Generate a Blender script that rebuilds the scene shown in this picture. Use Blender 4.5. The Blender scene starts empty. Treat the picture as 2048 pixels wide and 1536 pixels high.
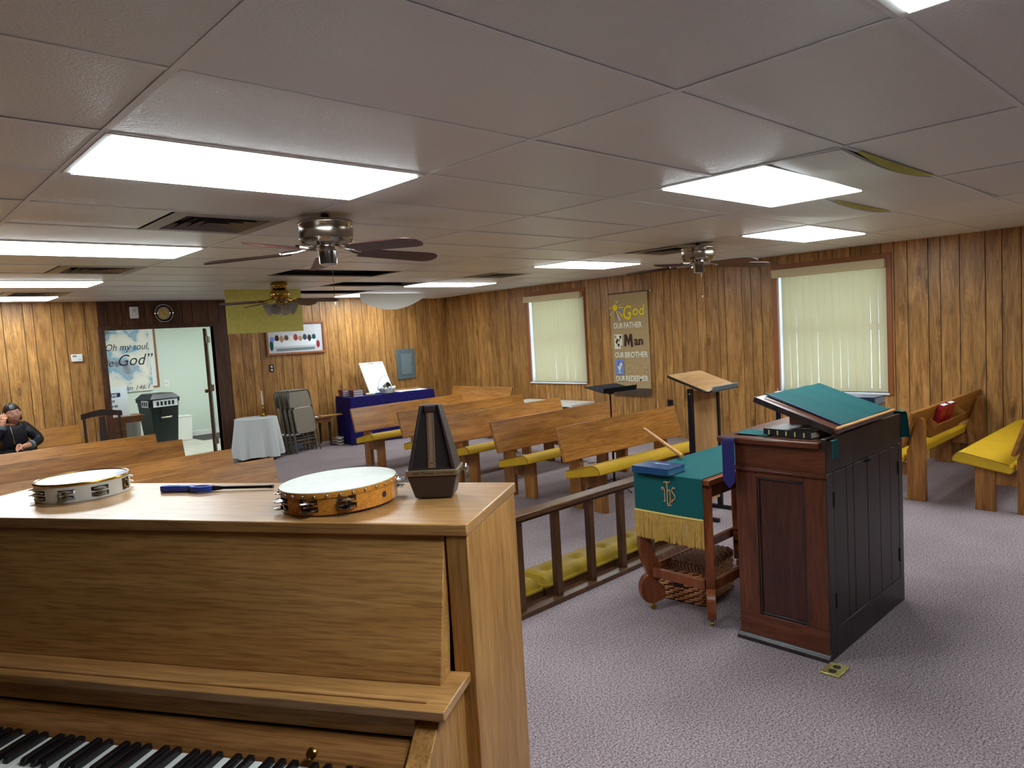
import bpy, math, random
from mathutils import Matrix, Vector
random.seed(7)
SC = bpy.context.scene
COL = SC.collection
PI = math.pi
# ------------------------------------------------------------------ camera
H = 1.55            # eye height
ZC = 2.227          # ceiling height
XR, YB = 8.02, 10.12    # side wall with the windows / back wall with the door
XL, YF = -1.45, -1.6
cam_d = bpy.data.cameras.new('camera'); cam = bpy.data.objects.new('camera', cam_d); COL.objects.link(cam)
yaw, pit, rol = map(math.radians, (43.265, -4.2615, -3.4255))
fw = Vector((math.sin(yaw)*math.cos(pit), math.cos(yaw)*math.cos(pit), math.sin(pit)))
r0 = Vector((math.cos(yaw), -math.sin(yaw), 0)); u0 = r0.cross(fw)
rt = r0*math.cos(rol) + u0*math.sin(rol); up = u0*math.cos(rol) - r0*math.sin(rol)
cam.matrix_world = Matrix(((rt.x, up.x, -fw.x, 0), (rt.y, up.y, -fw.y, 0), (rt.z, up.z, -fw.z, H), (0, 0, 0, 1)))
cam_d.sensor_width = 36; cam_d.lens = 1426.8*36/2048; cam_d.clip_start = .02
SC.camera = cam
# ------------------------------------------------------------------ world / exposure
w = bpy.data.worlds.new('world'); SC.world = w; w.use_nodes = True
w.node_tree.nodes['Background'].inputs[0].default_value = (.62, .80, 1, 1)
w.node_tree.nodes['Background'].inputs[1].default_value = 3.8
vs = SC.view_settings
vs.view_transform = 'Standard'; vs.look = 'None'; vs.gamma = 1; vs.use_curve_mapping = False
vs.exposure = 0.18
cy_ = SC.cycles; cy_.max_bounces = 6; cy_.use_light_tree = False; cy_.glossy_bounces = 3; cy_.caustics_reflective = False; cy_.caustics_refractive = False; cy_.adaptive_threshold = .05
LAMP = 15.0         # emission of the fluorescent diffusers
# ------------------------------------------------------------------ helpers
def lin(c):
    return tuple((x/12.92 if x <= .04045 else ((x+.055)/1.055)**2.4) for x in (v/255 for v in c))
def rgba(c): return (*lin(c), 1)
MATS = {}
def mat(name, col, rough=.6, metal=0, spec=.5, emit=None, es=1, bump=0, bscale=200, var=0, vscale=8, alpha=None, trans=0, coat=0):
    m = bpy.data.materials.new(name); m.use_nodes = True; MATS[name] = m
    nt = m.node_tree; b = nt.nodes['Principled BSDF']
    b.inputs['Base Color'].default_value = rgba(col); b.inputs['Roughness'].default_value = rough
    b.inputs['Metallic'].default_value = metal; b.inputs['Specular IOR Level'].default_value = spec
    if coat: b.inputs['Coat Weight'].default_value = coat; b.inputs['Coat Roughness'].default_value = .15
    if emit: b.inputs['Emission Color'].default_value = (*emit, 1); b.inputs['Emission Strength'].default_value = es
    if trans: b.inputs['Transmission Weight'].default_value = trans
    if bump or var:
        tc = nt.nodes.new('ShaderNodeTexCoord'); nz = nt.nodes.new('ShaderNodeTexNoise')
        nt.links.new(tc.outputs['Object'], nz.inputs['Vector']); nz.inputs['Detail'].default_value = 4
        if var:
            nz.inputs['Scale'].default_value = vscale
            mx = nt.nodes.new('ShaderNodeMix'); mx.data_type = 'RGBA'
            mx.inputs[6].default_value = rgba([max(0, c*(1-var)) for c in col]); mx.inputs[7].default_value = rgba([min(255, c*(1+var)) for c in col])
            nt.links.new(nz.outputs['Fac'], mx.inputs[0]); nt.links.new(mx.outputs[2], b.inputs['Base Color'])
        if bump:
            n2 = nt.nodes.new('ShaderNodeTexNoise'); n2.inputs['Scale'].default_value = bscale; n2.inputs['Detail'].default_value = 2
            nt.links.new(tc.outputs['Object'], n2.inputs['Vector'])
            bp = nt.nodes.new('ShaderNodeBump'); bp.inputs['Strength'].default_value = bump; bp.inputs['Distance'].default_value = .004
            nt.links.new(n2.outputs['Fac'], bp.inputs['Height']); nt.links.new(bp.outputs['Normal'], b.inputs['Normal'])
    return m
def wood(name, light, dark, axis='x', fine=1.0, rough=.4, world=False, var=.18, spec=.4, figure=.5, seam=0, bump=0, knots=False):
    """grain stretched along axis; per-object tone"""
    m = bpy.data.materials.new(name); m.use_nodes = True; MATS[name] = m
    nt = m.node_tree; N = nt.nodes.new; L = nt.links.new; b = nt.nodes['Principled BSDF']
    b.inputs['Roughness'].default_value = rough; b.inputs['Specular IOR Level'].default_value = spec
    if world: src = N('ShaderNodeNewGeometry').outputs['Position']
    else: src = N('ShaderNodeTexCoord').outputs['Object']
    oi = N('ShaderNodeObjectInfo')
    off = N('ShaderNodeVectorMath'); off.operation = 'MULTIPLY_ADD'
    cmb = N('ShaderNodeCombineXYZ')
    for i in range(3): L(oi.outputs['Random'], cmb.inputs[i])
    L(cmb.outputs[0], off.inputs[0]); off.inputs[1].default_value = (13.7, 7.9, 23.1); L(src, off.inputs[2])
    ax = 'xyz'.index(axis)
    def noise(sl, sc, det, dist=0):
        mp = N('ShaderNodeMapping'); s = [sc]*3; s[ax] = sl; mp.inputs['Scale'].default_value = s
        L(off.outputs[0], mp.inputs['Vector'])
        n = N('ShaderNodeTexNoise'); n.inputs['Scale'].default_value = 1; n.inputs['Detail'].default_value = det
        n.inputs['Distortion'].default_value = dist; n.inputs['Roughness'].default_value = .6
        L(mp.outputs[0], n.inputs['Vector']); return n.outputs['Fac']
    f1 = noise(1.6*fine, 14*fine, 3, 1.4); f2 = noise(7*fine, 150*fine, 3); f3 = noise(.8*fine, 5*fine, 2, .6)
    r1 = N('ShaderNodeValToRGB'); r1.color_ramp.elements[0].position = .5-.22*figure-.1; r1.color_ramp.elements[1].position = .5+.22*figure+.06
    r1.color_ramp.elements[0].color = rgba(dark); r1.color_ramp.elements[1].color = rgba(light)
    L(f1, r1.inputs[0])
    mx = N('ShaderNodeMix'); mx.data_type = 'RGBA'; mx.blend_type = 'MULTIPLY'; mx.inputs[0].default_value = .75
    r2 = N('ShaderNodeValToRGB'); r2.color_ramp.elements[0].position = .36; r2.color_ramp.elements[1].position = .56
    r2.color_ramp.elements[0].color = (.52, .45, .38, 1); r2.color_ramp.elements[1].color = (1, 1, 1, 1)
    L(f2, r2.inputs[0]); L(r1.outputs[0], mx.inputs[6]); L(r2.outputs[0], mx.inputs[7])
    # tone per object and slow blotches
    mr = N('ShaderNodeMapRange'); mr.inputs[3].default_value = 1-var; mr.inputs[4].default_value = 1+var
    L(oi.outputs['Random'], mr.inputs[0])
    m3 = N('ShaderNodeMapRange'); m3.inputs[1].default_value = .3; m3.inputs[2].default_value = .7; m3.inputs[3].default_value = .82; m3.inputs[4].default_value = 1.15
    L(f3, m3.inputs[0])
    mm = N('ShaderNodeMath'); mm.operation = 'MULTIPLY'; L(mr.outputs[0], mm.inputs[0]); L(m3.outputs[0], mm.inputs[1])
    sc = N('ShaderNodeVectorMath'); sc.operation = 'SCALE'; L(mx.outputs[2], sc.inputs[0]); L(mm.outputs[0], sc.inputs['Scale'])
    outc = sc.outputs[0]
    if seam:      # glued-up strips across the board: staggered tone blocks
        sx = N('ShaderNodeMapping'); s = [1/seam]*3; s[ax] = 1.7; sx.inputs['Scale'].default_value = s
        L(off.outputs[0], sx.inputs['Vector'])
        sn = N('ShaderNodeVectorMath'); sn.operation = 'FLOOR'; L(sx.outputs[0], sn.inputs[0])
        wn = N('ShaderNodeTexWhiteNoise'); L(sn.outputs[0], wn.inputs['Vector'])
        m4 = N('ShaderNodeMapRange'); m4.inputs[3].default_value = .84; m4.inputs[4].default_value = 1.12; L(wn.outputs['Value'], m4.inputs[0])
        s2 = N('ShaderNodeVectorMath'); s2.operation = 'SCALE'; L(outc, s2.inputs[0]); L(m4.outputs[0], s2.inputs['Scale']); outc = s2.outputs[0]
    if knots:
        km = N('ShaderNodeMapping'); s = [4.2]*3; s[ax] = 1.5; km.inputs['Scale'].default_value = s; L(off.outputs[0], km.inputs['Vector'])
        vn = N('ShaderNodeTexVoronoi'); L(km.outputs[0], vn.inputs['Vector']); vn.inputs['Scale'].default_value = 1
        k1 = N('ShaderNodeMapRange'); k1.inputs[1].default_value = .03; k1.inputs[2].default_value = .17; k1.inputs[3].default_value = .42; k1.inputs[4].default_value = 1; L(vn.outputs['Distance'], k1.inputs[0])
        k2 = N('ShaderNodeMath'); k2.operation = 'SINE'; k3 = N('ShaderNodeMath'); k3.operation = 'MULTIPLY'; k3.inputs[1].default_value = 75; L(vn.outputs['Distance'], k3.inputs[0]); L(k3.outputs[0], k2.inputs[0])
        k4 = N('ShaderNodeMapRange'); k4.inputs[1].default_value = .12; k4.inputs[2].default_value = .42; k4.inputs[3].default_value = .11; k4.inputs[4].default_value = 0; L(vn.outputs['Distance'], k4.inputs[0])
        k5 = N('ShaderNodeMath'); k5.operation = 'MULTIPLY_ADD'; L(k2.outputs[0], k5.inputs[0]); L(k4.outputs[0], k5.inputs[1]); L(k1.outputs[0], k5.inputs[2])
        s3 = N('ShaderNodeVectorMath'); s3.operation = 'SCALE'; L(outc, s3.inputs[0]); L(k5.outputs[0], s3.inputs['Scale']); outc = s3.outputs[0]
    L(outc, b.inputs['Base Color'])
    if bump:
        bp = N('ShaderNodeBump'); bp.inputs['Strength'].default_value = bump; bp.inputs['Distance'].default_value = .002
        L(f2, bp.inputs['Height']); L(bp.outputs[0], b.inputs['Normal'])
    return m

class MB:
    def __init__(s): s.v = []; s.f = []; s.m = []
    def add(s, vs, fs, M=None, mi=0):
        o = len(s.v)
        s.v += [tuple(M @ Vector(p)) if M else tuple(p) for p in vs]
        s.f += [tuple(o+i for i in f) for f in fs]; s.m += [mi]*len(fs); return s
    def box(s, a, b, M=None, mi=0):
        x0, y0, z0 = a; x1, y1, z1 = b
        return s.add([(x0,y0,z0),(x1,y0,z0),(x1,y1,z0),(x0,y1,z0),(x0,y0,z1),(x1,y0,z1),(x1,y1,z1),(x0,y1,z1)],
                     [(0,3,2,1),(4,5,6,7),(0,1,5,4),(1,2,6,5),(2,3,7,6),(3,0,4,7)], M, mi)
    def prism(s, poly, axis, a, b, M=None, mi=0):
        """poly: 2D points, counter-clockwise; extruded along axis from a to b"""
        n = len(poly)
        def P(p, t): return {'x': (t, p[0], p[1]), 'y': (p[0], t, p[1]), 'z': (p[0], p[1], t)}[axis]
        ar = sum(poly[i][0]*poly[(i+1) % n][1]-poly[(i+1) % n][0]*poly[i][1] for i in range(n))
        if ar < 0: poly = poly[::-1]
        vs = [P(p, a) for p in poly] + [P(p, b) for p in poly]
        fl = axis == 'y'
        fs = [tuple(range(n-1, -1, -1)), tuple(range(n, 2*n))] + [(i, (i+1) % n, n+(i+1) % n, n+i) for i in range(n)]
        if fl: fs = [f[::-1] for f in fs]
        return s.add(vs, fs, M, mi)
    def lathe(s, prof, n=24, M=None, mi=0, caps=True, a0=0, a1=2*PI):
        """prof: (r, z) pairs from bottom to top"""
        full = abs(a1-a0-2*PI) < 1e-6; k = n if full else n+1
        vs = []; fs = []
        for r, z in prof:
            for i in range(k):
                a = a0+(a1-a0)*i/n; vs.append((r*math.cos(a), r*math.sin(a), z))
        for j in range(len(prof)-1):
            for i in range(n):
                i2 = (i+1) % k; fs.append((j*k+i, j*k+i2, (j+1)*k+i2, (j+1)*k+i))
        if caps and full:
            if prof[0][0] > 1e-5: fs.append(tuple(range(k-1, -1, -1)))
            if prof[-1][0] > 1e-5: fs.append(tuple((len(prof)-1)*k+i for i in range(k)))
        return s.add(vs, fs, M, mi)
    def tube(s, pts, r, n=8, M=None, mi=0, closed=False, flat=1.0):
        pts = [Vector(p) for p in pts]; K = len(pts); rs = r if isinstance(r, (list, tuple)) else [r]*K
        vs = []; fs = []; ref = None
        for k in range(K):
            if closed: t = pts[(k+1) % K]-pts[k-1]
            else: t = pts[min(k+1, K-1)]-pts[max(k-1, 0)]
            t.normalize()
            if ref is None: ref = Vector((0, 0, 1)) if abs(t.z) < .9 else Vector((1, 0, 0))
            a = (ref - t*ref.dot(t)).normalized(); ref = a; b = t.cross(a)
            for i in range(n):
                q = 2*PI*i/n; vs.append(pts[k]+a*(math.cos(q)*rs[k]*flat)+b*(math.sin(q)*rs[k]))
        for k in range(K if closed else K-1):
            for i in range(n):
                k2 = (k+1) % K; fs.append((k*n+i, k*n+(i+1) % n, k2*n+(i+1) % n, k2*n+i))
        if not closed: fs += [tuple(range(n-1, -1, -1)), tuple((K-1)*n+i for i in range(n))]
        return s.add(vs, fs, M, mi)
    def cyl(s, p, q, r, n=12, M=None, mi=0): return s.tube([p, q], r, n, M, mi)
    def ball(s, c, r, n=12, M=None, mi=0):
        r = r if isinstance(r, (tuple, list)) else (r, r, r); c = Vector(c)
        k = max(5, n//2); prof = [(math.cos(-PI/2+PI*i/k), math.sin(-PI/2+PI*i/k)) for i in range(k+1)]
        prof[0] = (0.001, -1); prof[-1] = (.001, 1)
        M2 = Matrix.Translation(c) @ Matrix.Diagonal((*r, 1))
        return s.lathe(prof, n, (M @ M2) if M else M2, mi)
    def grid(s, fn, nu, nv, M=None, mi=0):
        vs = [fn(i/nu, j/nv) for j in range(nv+1) for i in range(nu+1)]
        fs = [(j*(nu+1)+i, j*(nu+1)+i+1, (j+1)*(nu+1)+i+1, (j+1)*(nu+1)+i) for j in range(nv) for i in range(nu)]
        return s.add(vs, fs, M, mi)
    def sheet(s, fn, nu, nv, nrm, th, M=None, mi=0):
        """a grid with thickness th along nrm, closed at the border"""
        o = len(s.v); n = Vector(nrm)*th; W = nu+1
        A = [Vector(fn(i/nu, j/nv)) for j in range(nv+1) for i in range(W)]
        vs = [tuple(a) for a in A]+[tuple(a-n) for a in A]; K = len(A)
        fs = []
        for j in range(nv):
            for i in range(nu):
                q = (j*W+i, j*W+i+1, (j+1)*W+i+1, (j+1)*W+i); fs.append(q); fs.append(tuple(K+x for x in q[::-1]))
        bd = [i for i in range(W)]+[j*W+nu for j in range(1, nv+1)]+[nv*W+i for i in range(nu-1, -1, -1)]+[j*W for j in range(nv-1, 0, -1)]
        for a, b in zip(bd, bd[1:]+bd[:1]): fs.append((b, a, K+a, K+b))
        return s.add(vs, fs, M, mi)
    def mesh(s, name, smooth=False):
        me = bpy.data.meshes.new(name); me.from_pydata(s.v, [], s.f); me.polygons.foreach_set('material_index', s.m)
        if smooth:
            me.polygons.foreach_set('use_smooth', [True]*len(me.polygons)); me.set_sharp_from_angle(angle=math.radians(40))
        me.update(); return me
    def build(s, name, m, parent=None, smooth=False, bevel=0, loc=None, rot=None, seg=2):
        me = s.mesh(name, smooth or bevel > 0)
        for x in (m if isinstance(m, (list, tuple)) else [m]): me.materials.append(MATS[x])
        return link(name, me, parent, bevel, loc, rot, seg)
def link(name, me, parent=None, bevel=0, loc=None, rot=None, seg=2):
    o = bpy.data.objects.new(name, me); COL.objects.link(o); o.parent = parent
    if loc: o.location = loc
    if rot: o.rotation_euler = rot
    if bevel:
        b = o.modifiers.new('edge', 'BEVEL'); b.width = bevel; b.segments = seg; b.limit_method = 'ANGLE'; b.angle_limit = math.radians(35)
    return o
def tag(o, label, cat, group=None, kind=None):
    o['label'] = label; o['category'] = cat
    if group: o['group'] = group
    if kind: o['kind'] = kind
    return o
def thing(name, label, cat, loc=(0, 0, 0), rz=0, group=None, rot=None):
    o = bpy.data.objects.new(name, None); COL.objects.link(o); o.empty_display_size = .05
    o.location = loc; o.rotation_euler = rot if rot else (0, 0, rz)
    return tag(o, label, cat, group)
def struct(o, label=None):
    o['kind'] = 'structure'
    if label: o['label'] = label
    return o
def copy_tree(o, parent=None):
    c = o.copy(); COL.objects.link(c); c.parent = parent
    for ch in list(o.children): copy_tree(ch, c)
    return c
def B(name, m, a, b, parent=None, bevel=0, loc=None, rot=None, seg=2): return MB().box(a, b).build(name, m, parent, bevel=bevel, loc=loc, rot=rot, seg=seg)
UNIT = MB().box((0, 0, 0), (1, 1, 1)).mesh('unit_block')
UNITS = {}
def U(name, m, a, b, parent=None):
    """a box that shares one unit mesh"""
    if m not in UNITS: me = UNIT.copy(); me.materials.append(MATS[m]); UNITS[m] = me
    o = bpy.data.objects.new(name, UNITS[m]); COL.objects.link(o); o.parent = parent
    o.location = a; o.scale = [b[i]-a[i] for i in range(3)]; return o
def words(name, s, size, m, parent, loc, rot, depth=.001, shear=0, sx=1, bold=0, align='LEFT', space=1):
    cu = bpy.data.curves.new(name, 'FONT'); cu.body = s; cu.size = size; cu.extrude = depth; cu.shear = shear; cu.offset = bold
    cu.align_x = align; cu.space_character = space; cu.resolution_u = 3
    t = bpy.data.objects.new(name+'_curve', cu); COL.objects.link(t)
    dg = bpy.context.evaluated_depsgraph_get(); me = bpy.data.meshes.new_from_object(t.evaluated_get(dg))
    bpy.data.objects.remove(t); bpy.data.curves.remove(cu)
    me.name = name; me.materials.clear(); me.materials.append(MATS[m])
    o = link(name, me, parent, loc=loc, rot=rot); o.scale = (sx, 1, 1); return o
def arc(c, r, a0, a1, n=8):
    return [(c[0]+r*math.cos(a0+(a1-a0)*i/n), c[1]+r*math.sin(a0+(a1-a0)*i/n)) for i in range(n+1)]
def rrect(x0, y0, x1, y1, r, n=4):
    return arc((x1-r, y0+r), r, -PI/2, 0, n)+arc((x1-r, y1-r), r, 0, PI/2, n)+arc((x0+r, y1-r), r, PI/2, PI, n)+arc((x0+r, y0+r), r, PI, 1.5*PI, n)
RX = Matrix.Rotation; TR = Matrix.Translation
# ------------------------------------------------------------------ materials
wood('panel_wood', (202, 152, 88), (126, 84, 42), 'z', 1.0, .38, world=True, var=.16, figure=.8, bump=0, knots=True)
wood('dark_panel_wood', (104, 66, 40), (66, 40, 24), 'z', 1.0, .4, world=True, var=.12, bump=0)
wood('pew_wood', (190, 134, 64), (146, 92, 38), 'x', .8, .3, var=.08, seam=.06, figure=.9, bump=0)
wood('pew_leg_wood', (170, 116, 58), (122, 76, 34), 'z', .8, .4, var=.08)
wood('oak', (205, 158, 98), (168, 118, 62), 'x', 1.2, .32, var=.03, figure=1.1, bump=.15)
wood('oak_lacquer', (205, 158, 98), (168, 118, 62), 'x', 1.2, .3, var=.03, figure=1.1, bump=.1)
MATS['oak_lacquer'].node_tree.nodes['Principled BSDF'].inputs['Coat Weight'].default_value = 1.0
MATS['oak_lacquer'].node_tree.nodes['Principled BSDF'].inputs['Coat Roughness'].default_value = .38
wood('oak_up', (202, 152, 88), (160, 110, 54), 'z', 1.2, .4, var=.03, figure=1.1, bump=.15)
wood('oak_glossy', (178, 128, 76), (140, 92, 48), 'x', 1.2, .12, var=.02, figure=1.0, bump=.03)
wood('mahogany_dark', (84, 46, 38), (50, 27, 24), 'z', 1.2, .28, var=.03, figure=1.0, bump=.06)
wood('mahogany', (104, 56, 36), (62, 31, 21), 'z', 1.2, .28, var=.08, figure=1.0, bump=.06)
wood('mahogany_across', (108, 58, 36), (68, 35, 22), 'y', 1.2, .28, var=.08, figure=1.0, bump=.06)
wood('ebony_paint', (52, 46, 48), (32, 27, 29), 'z', 1.0, .32, var=.04, bump=.08)
wood('door_plank_paint', (62, 46, 46), (36, 28, 29), 'z', 1.0, .34, var=.1, bump=.08)
wood('table_wood', (150, 82, 44), (88, 42, 22), 'z', 1.4, .3, var=.06, figure=.9)
wood('rail_wood', (104, 72, 48), (66, 42, 28), 'z', 1.0, .32, var=.06)
wood('rail_top_wood', (108, 76, 52), (72, 48, 32), 'x', 1.0, .22, var=.02)
wood('lectern_laminate', (222, 178, 122), (192, 142, 88), 'x', 1.0, .35, var=.02, figure=1.2, bump=.03)
wood('lectern_panel_laminate', (212, 168, 116), (182, 134, 84), 'z', 1.0, .4, var=.02, figure=1.0, bump=.03)
wood('tambourine_wood', (226, 160, 70), (196, 122, 44), 'x', 3, .25, var=.02, figure=1.2, bump=.02)
wood('brown_wood', (140, 88, 48), (92, 54, 30), 'x', 1.5, .4, var=.05)
wood('dark_chair_wood', (62, 44, 36), (38, 26, 22), 'z', 1.5, .4, var=.05)
wood('stick_wood', (214, 164, 100), (188, 132, 74), 'x', 2, .45, var=.02)
wood('door_casing_wood', (92, 60, 40), (58, 36, 24), 'z', 1.0, .45, var=.05)
mat('window_trim', (144, 84, 46), .45, var=.12, vscale=3)
# carpet
m = mat('carpet', (124, 112, 116), .95, spec=.1)
nt = m.node_tree; b = nt.nodes['Principled BSDF']; g = nt.nodes.new('ShaderNodeNewGeometry')
n1 = nt.nodes.new('ShaderNodeTexNoise'); n1.inputs['Scale'].default_value = 125; n1.inputs['Detail'].default_value = 3; n1.inputs['Roughness'].default_value = .75
n2 = nt.nodes.new('ShaderNodeTexNoise'); n2.inputs['Scale'].default_value = 1.6; n2.inputs['Detail'].default_value = 4
r = nt.nodes.new('ShaderNodeValToRGB'); r.color_ramp.elements[0].position = .34; r.color_ramp.elements[1].position = .66
r.color_ramp.elements[0].color = rgba((66, 55, 58)); r.color_ramp.elements[1].color = rgba((188, 173, 177))
mx = nt.nodes.new('ShaderNodeMix'); mx.data_type = 'RGBA'; mx.blend_type = 'MULTIPLY'; mx.inputs[0].default_value = 1
r2 = nt.nodes.new('ShaderNodeValToRGB'); r2.color_ramp.elements[0].position = .3; r2.color_ramp.elements[1].position = .7
r2.color_ramp.elements[0].color = (.82, .80, .80, 1); r2.color_ramp.elements[1].color = (1.05, 1.05, 1.05, 1)
bp = nt.nodes.new('ShaderNodeBump'); bp.inputs['Strength'].default_value = .5; bp.inputs['Distance'].default_value = .004
for n in (n1, n2): nt.links.new(g.outputs['Position'], n.inputs['Vector'])
nt.links.new(n1.outputs['Fac'], r.inputs[0]); nt.links.new(n2.outputs['Fac'], r2.inputs[0])
nt.links.new(r.outputs[0], mx.inputs[6]); nt.links.new(r2.outputs[0], mx.inputs[7]); nt.links.new(mx.outputs[2], b.inputs['Base Color'])
# ceiling tile: embossed vinyl
m = mat('ceiling_tile', (232, 236, 238), .34, spec=.35)
nt = m.node_tree; b = nt.nodes['Principled BSDF']; g = nt.nodes.new('ShaderNodeNewGeometry')
n1 = nt.nodes.new('ShaderNodeTexNoise'); n1.inputs['Scale'].default_value = 130; n1.inputs['Detail'].default_value = 2
bp = nt.nodes.new('ShaderNodeBump'); bp.inputs['Strength'].default_value = .75; bp.inputs['Distance'].default_value = .004
oi = nt.nodes.new('ShaderNodeObjectInfo'); mr = nt.nodes.new('ShaderNodeMapRange'); mr.inputs[3].default_value = .93; mr.inputs[4].default_value = 1.03
sc = nt.nodes.new('ShaderNodeVectorMath'); sc.operation = 'SCALE'; sc.inputs[0].default_value = lin((232, 236, 238))
nt.links.new(oi.outputs['Random'], mr.inputs[0]); nt.links.new(mr.outputs[0], sc.inputs['Scale']); nt.links.new(sc.outputs[0], b.inputs['Base Color'])
nt.links.new(g.outputs['Position'], n1.inputs['Vector']); nt.links.new(n1.outputs['Fac'], bp.inputs['Height']); nt.links.new(bp.outputs[0], b.inputs['Normal'])
mat('ceiling_tee', (232, 236, 238), .45)
mat('plenum', (26, 24, 24), .9)
mat('insulation_yellow', (214, 208, 112), .9, var=.08, vscale=20)
mat('light_frame', (214, 216, 214), .35)
mat('light_lens', (225, 240, 245), .3, emit=(.90, .98, 1.0), es=LAMP)
mat('vent_grey', (150, 146, 140), .4)
mat('vent_louver', (104, 102, 102), .4)
mat('vent_dark', (30, 32, 38), .6)
mat('nickel', (176, 168, 154), .22, 1)
mat('chrome', (205, 205, 205), .1, 1)
mat('brass', (176, 140, 66), .22, 1)
mat('fan_blade', (74, 42, 40), .35)
mat('fan_blade_edge', (186, 130, 104), .4)
mat('frosted_glass', (200, 196, 190), .3, trans=.35)
mat('white_paint', (226, 226, 220), .45)
mat('hall_wall', (206, 216, 204), .7)
mat('hall_ceiling', (225, 225, 220), .8)
mat('floor_tile', (206, 200, 182), .15, var=.05, vscale=5)
mat('grout', (150, 146, 134), .8)
mat('dark_mat', (72, 66, 62), .9)
mat('room_wall', (84, 62, 42), .7)
mat('yellow_velvet', (200, 160, 34), .62, spec=.25, bump=.25, bscale=400, var=.06, vscale=12)
mat('kneeler_velvet', (146, 118, 22), .55, spec=.3, bump=.15, bscale=300, var=.14, vscale=14)
mat('piping', (120, 84, 14), .7)
mat('teal_cloth', (14, 82, 84), .8, spec=.2, bump=.15, bscale=700)
mat('navy_ribbon', (22, 26, 92), .45)
mat('navy_velvet', (26, 20, 92), .75, spec=.2, var=.15, vscale=20)
mat('white_cloth', (206, 212, 212), .85, spec=.2)
mat('gold_thread', (196, 160, 82), .5, spec=.4, var=.15, vscale=60)
mat('gold_trim', (208, 178, 92), .45)
mat('embroidery', (196, 150, 104), .55)
mat('black_leather', (20, 26, 30), .3, bump=.2, bscale=500)
mat('blue_cover', (26, 66, 108), .22, var=.1, vscale=30)
mat('blue_pages', (84, 140, 176), .5)
mat('page_cream', (214, 206, 184), .8)
mat('white_paper', (226, 234, 240), .7)
mat('grey_pages', (186, 198, 208), .7)
mat('red_cover', (150, 22, 30), .4)
mat('maroon_cover', (112, 34, 24), .4)
mat('navy_cover', (30, 44, 70), .4)
mat('gold_print', (214, 190, 120), .4)
mat('silver_print', (190, 210, 226), .4)
mat('black_plastic', (20, 19, 20), .4)
mat('black_metal', (16, 18, 30), .35, .3)
mat('stand_black', (18, 18, 22), .85, spec=.1)
mat('metronome_case', (52, 42, 42), .42, bump=.1, bscale=300)
mat('metronome_inner', (36, 29, 31), .5)
mat('metronome_band', (140, 122, 96), .4, .5)
mat('metronome_scale', (150, 120, 96), .45, .3)
mat('drum_skin', (222, 226, 218), .5, var=.06, vscale=25)
mat('white_drum', (220, 226, 222), .3)
mat('foil_drum', (176, 182, 214), .18, .35, var=.25, vscale=20)
mat('blue_plastic', (24, 66, 176), .3)
mat('white_key', (228, 232, 228), .25)
mat('black_key', (14, 13, 16), .3)
mat('blind_cream', (224, 218, 190), .6, spec=.2)
nt = MATS['blind_cream'].node_tree; b = nt.nodes['Principled BSDF']
tl = nt.nodes.new('ShaderNodeBsdfTranslucent'); tl.inputs[0].default_value = rgba((224, 218, 190)); ms = nt.nodes.new('ShaderNodeMixShader'); ms.inputs[0].default_value = .42
nt.links.new(b.outputs[0], ms.inputs[1]); nt.links.new(tl.outputs[0], ms.inputs[2]); nt.links.new(ms.outputs[0], nt.nodes['Material Output'].inputs[0])
mat('valance_cream', (206, 190, 150), .6)
mat('vinyl_white', (226, 228, 230), .4)
mat('glass', (235, 245, 250), .02, trans=1)
nt = MATS['glass'].node_tree; tb_ = nt.nodes.new('ShaderNodeBsdfTransparent'); gb_ = nt.nodes.new('ShaderNodeBsdfGlossy'); gb_.inputs['Roughness'].default_value = .03
ms = nt.nodes.new('ShaderNodeMixShader'); ms.inputs[0].default_value = .08
nt.links.new(tb_.outputs[0], ms.inputs[1]); nt.links.new(gb_.outputs[0], ms.inputs[2]); nt.links.new(ms.outputs[0], nt.nodes['Material Output'].inputs[0])
mat('burlap', (172, 148, 106), .9, bump=.4, bscale=350, var=.07, vscale=40)
mat('fringe_brown', (96, 78, 64), .9)
mat('felt_white', (226, 222, 200), .9)
mat('felt_yellow', (232, 206, 20), .9)
mat('felt_brown', (60, 36, 32), .9)
mat('felt_tan', (188, 158, 114), .9)
mat('felt_blue', (116, 140, 206), .9)
mat('felt_violet', (96, 40, 130), .9)
mat('felt_skin', (176, 134, 92), .9)
mat('panel_grey', (112, 128, 134), .45)
mat('panel_edge', (92, 108, 114), .45)
mat('wicker', (178, 124, 80), .55, var=.3, vscale=40, bump=.2)
mat('wicker_dark', (112, 76, 56), .55, var=.3, vscale=40, bump=.2)
mat('folding_metal', (132, 124, 110), .42, .2)
mat('folding_frame', (96, 90, 80), .4, .3)
mat('bin_green', (18, 32, 32), .4)
mat('bin_lid', (22, 24, 28), .4)
mat('bin_lilac', (176, 190, 206), .35)
mat('skin', (204, 146, 116), .5, spec=.3)
mat('lips', (128, 44, 46), .45)
mat('hair', (24, 18, 20), .45)
mat('teeth', (230, 220, 210), .4)
mat('eye_white', (225, 220, 215), .3)
mat('black_jacket', (16, 18, 26), .5, spec=.4, var=.2, vscale=10)
mat('black_shirt', (12, 12, 16), .8)
mat('glasses_frame', (196, 180, 160), .3)
mat('ink', (26, 26, 40), .7)
mat('red_dark', (150, 20, 36), .4)
mat('brass_plate', (196, 184, 110), .3, .7)
mat('silver_bucket', (150, 156, 150), .3, .8)
mat('print_grey', (196, 198, 204), .6)
mat('clock_face', (214, 190, 120), .3, .5)
mat('candle_wax', (226, 214, 214), .5)
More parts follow.
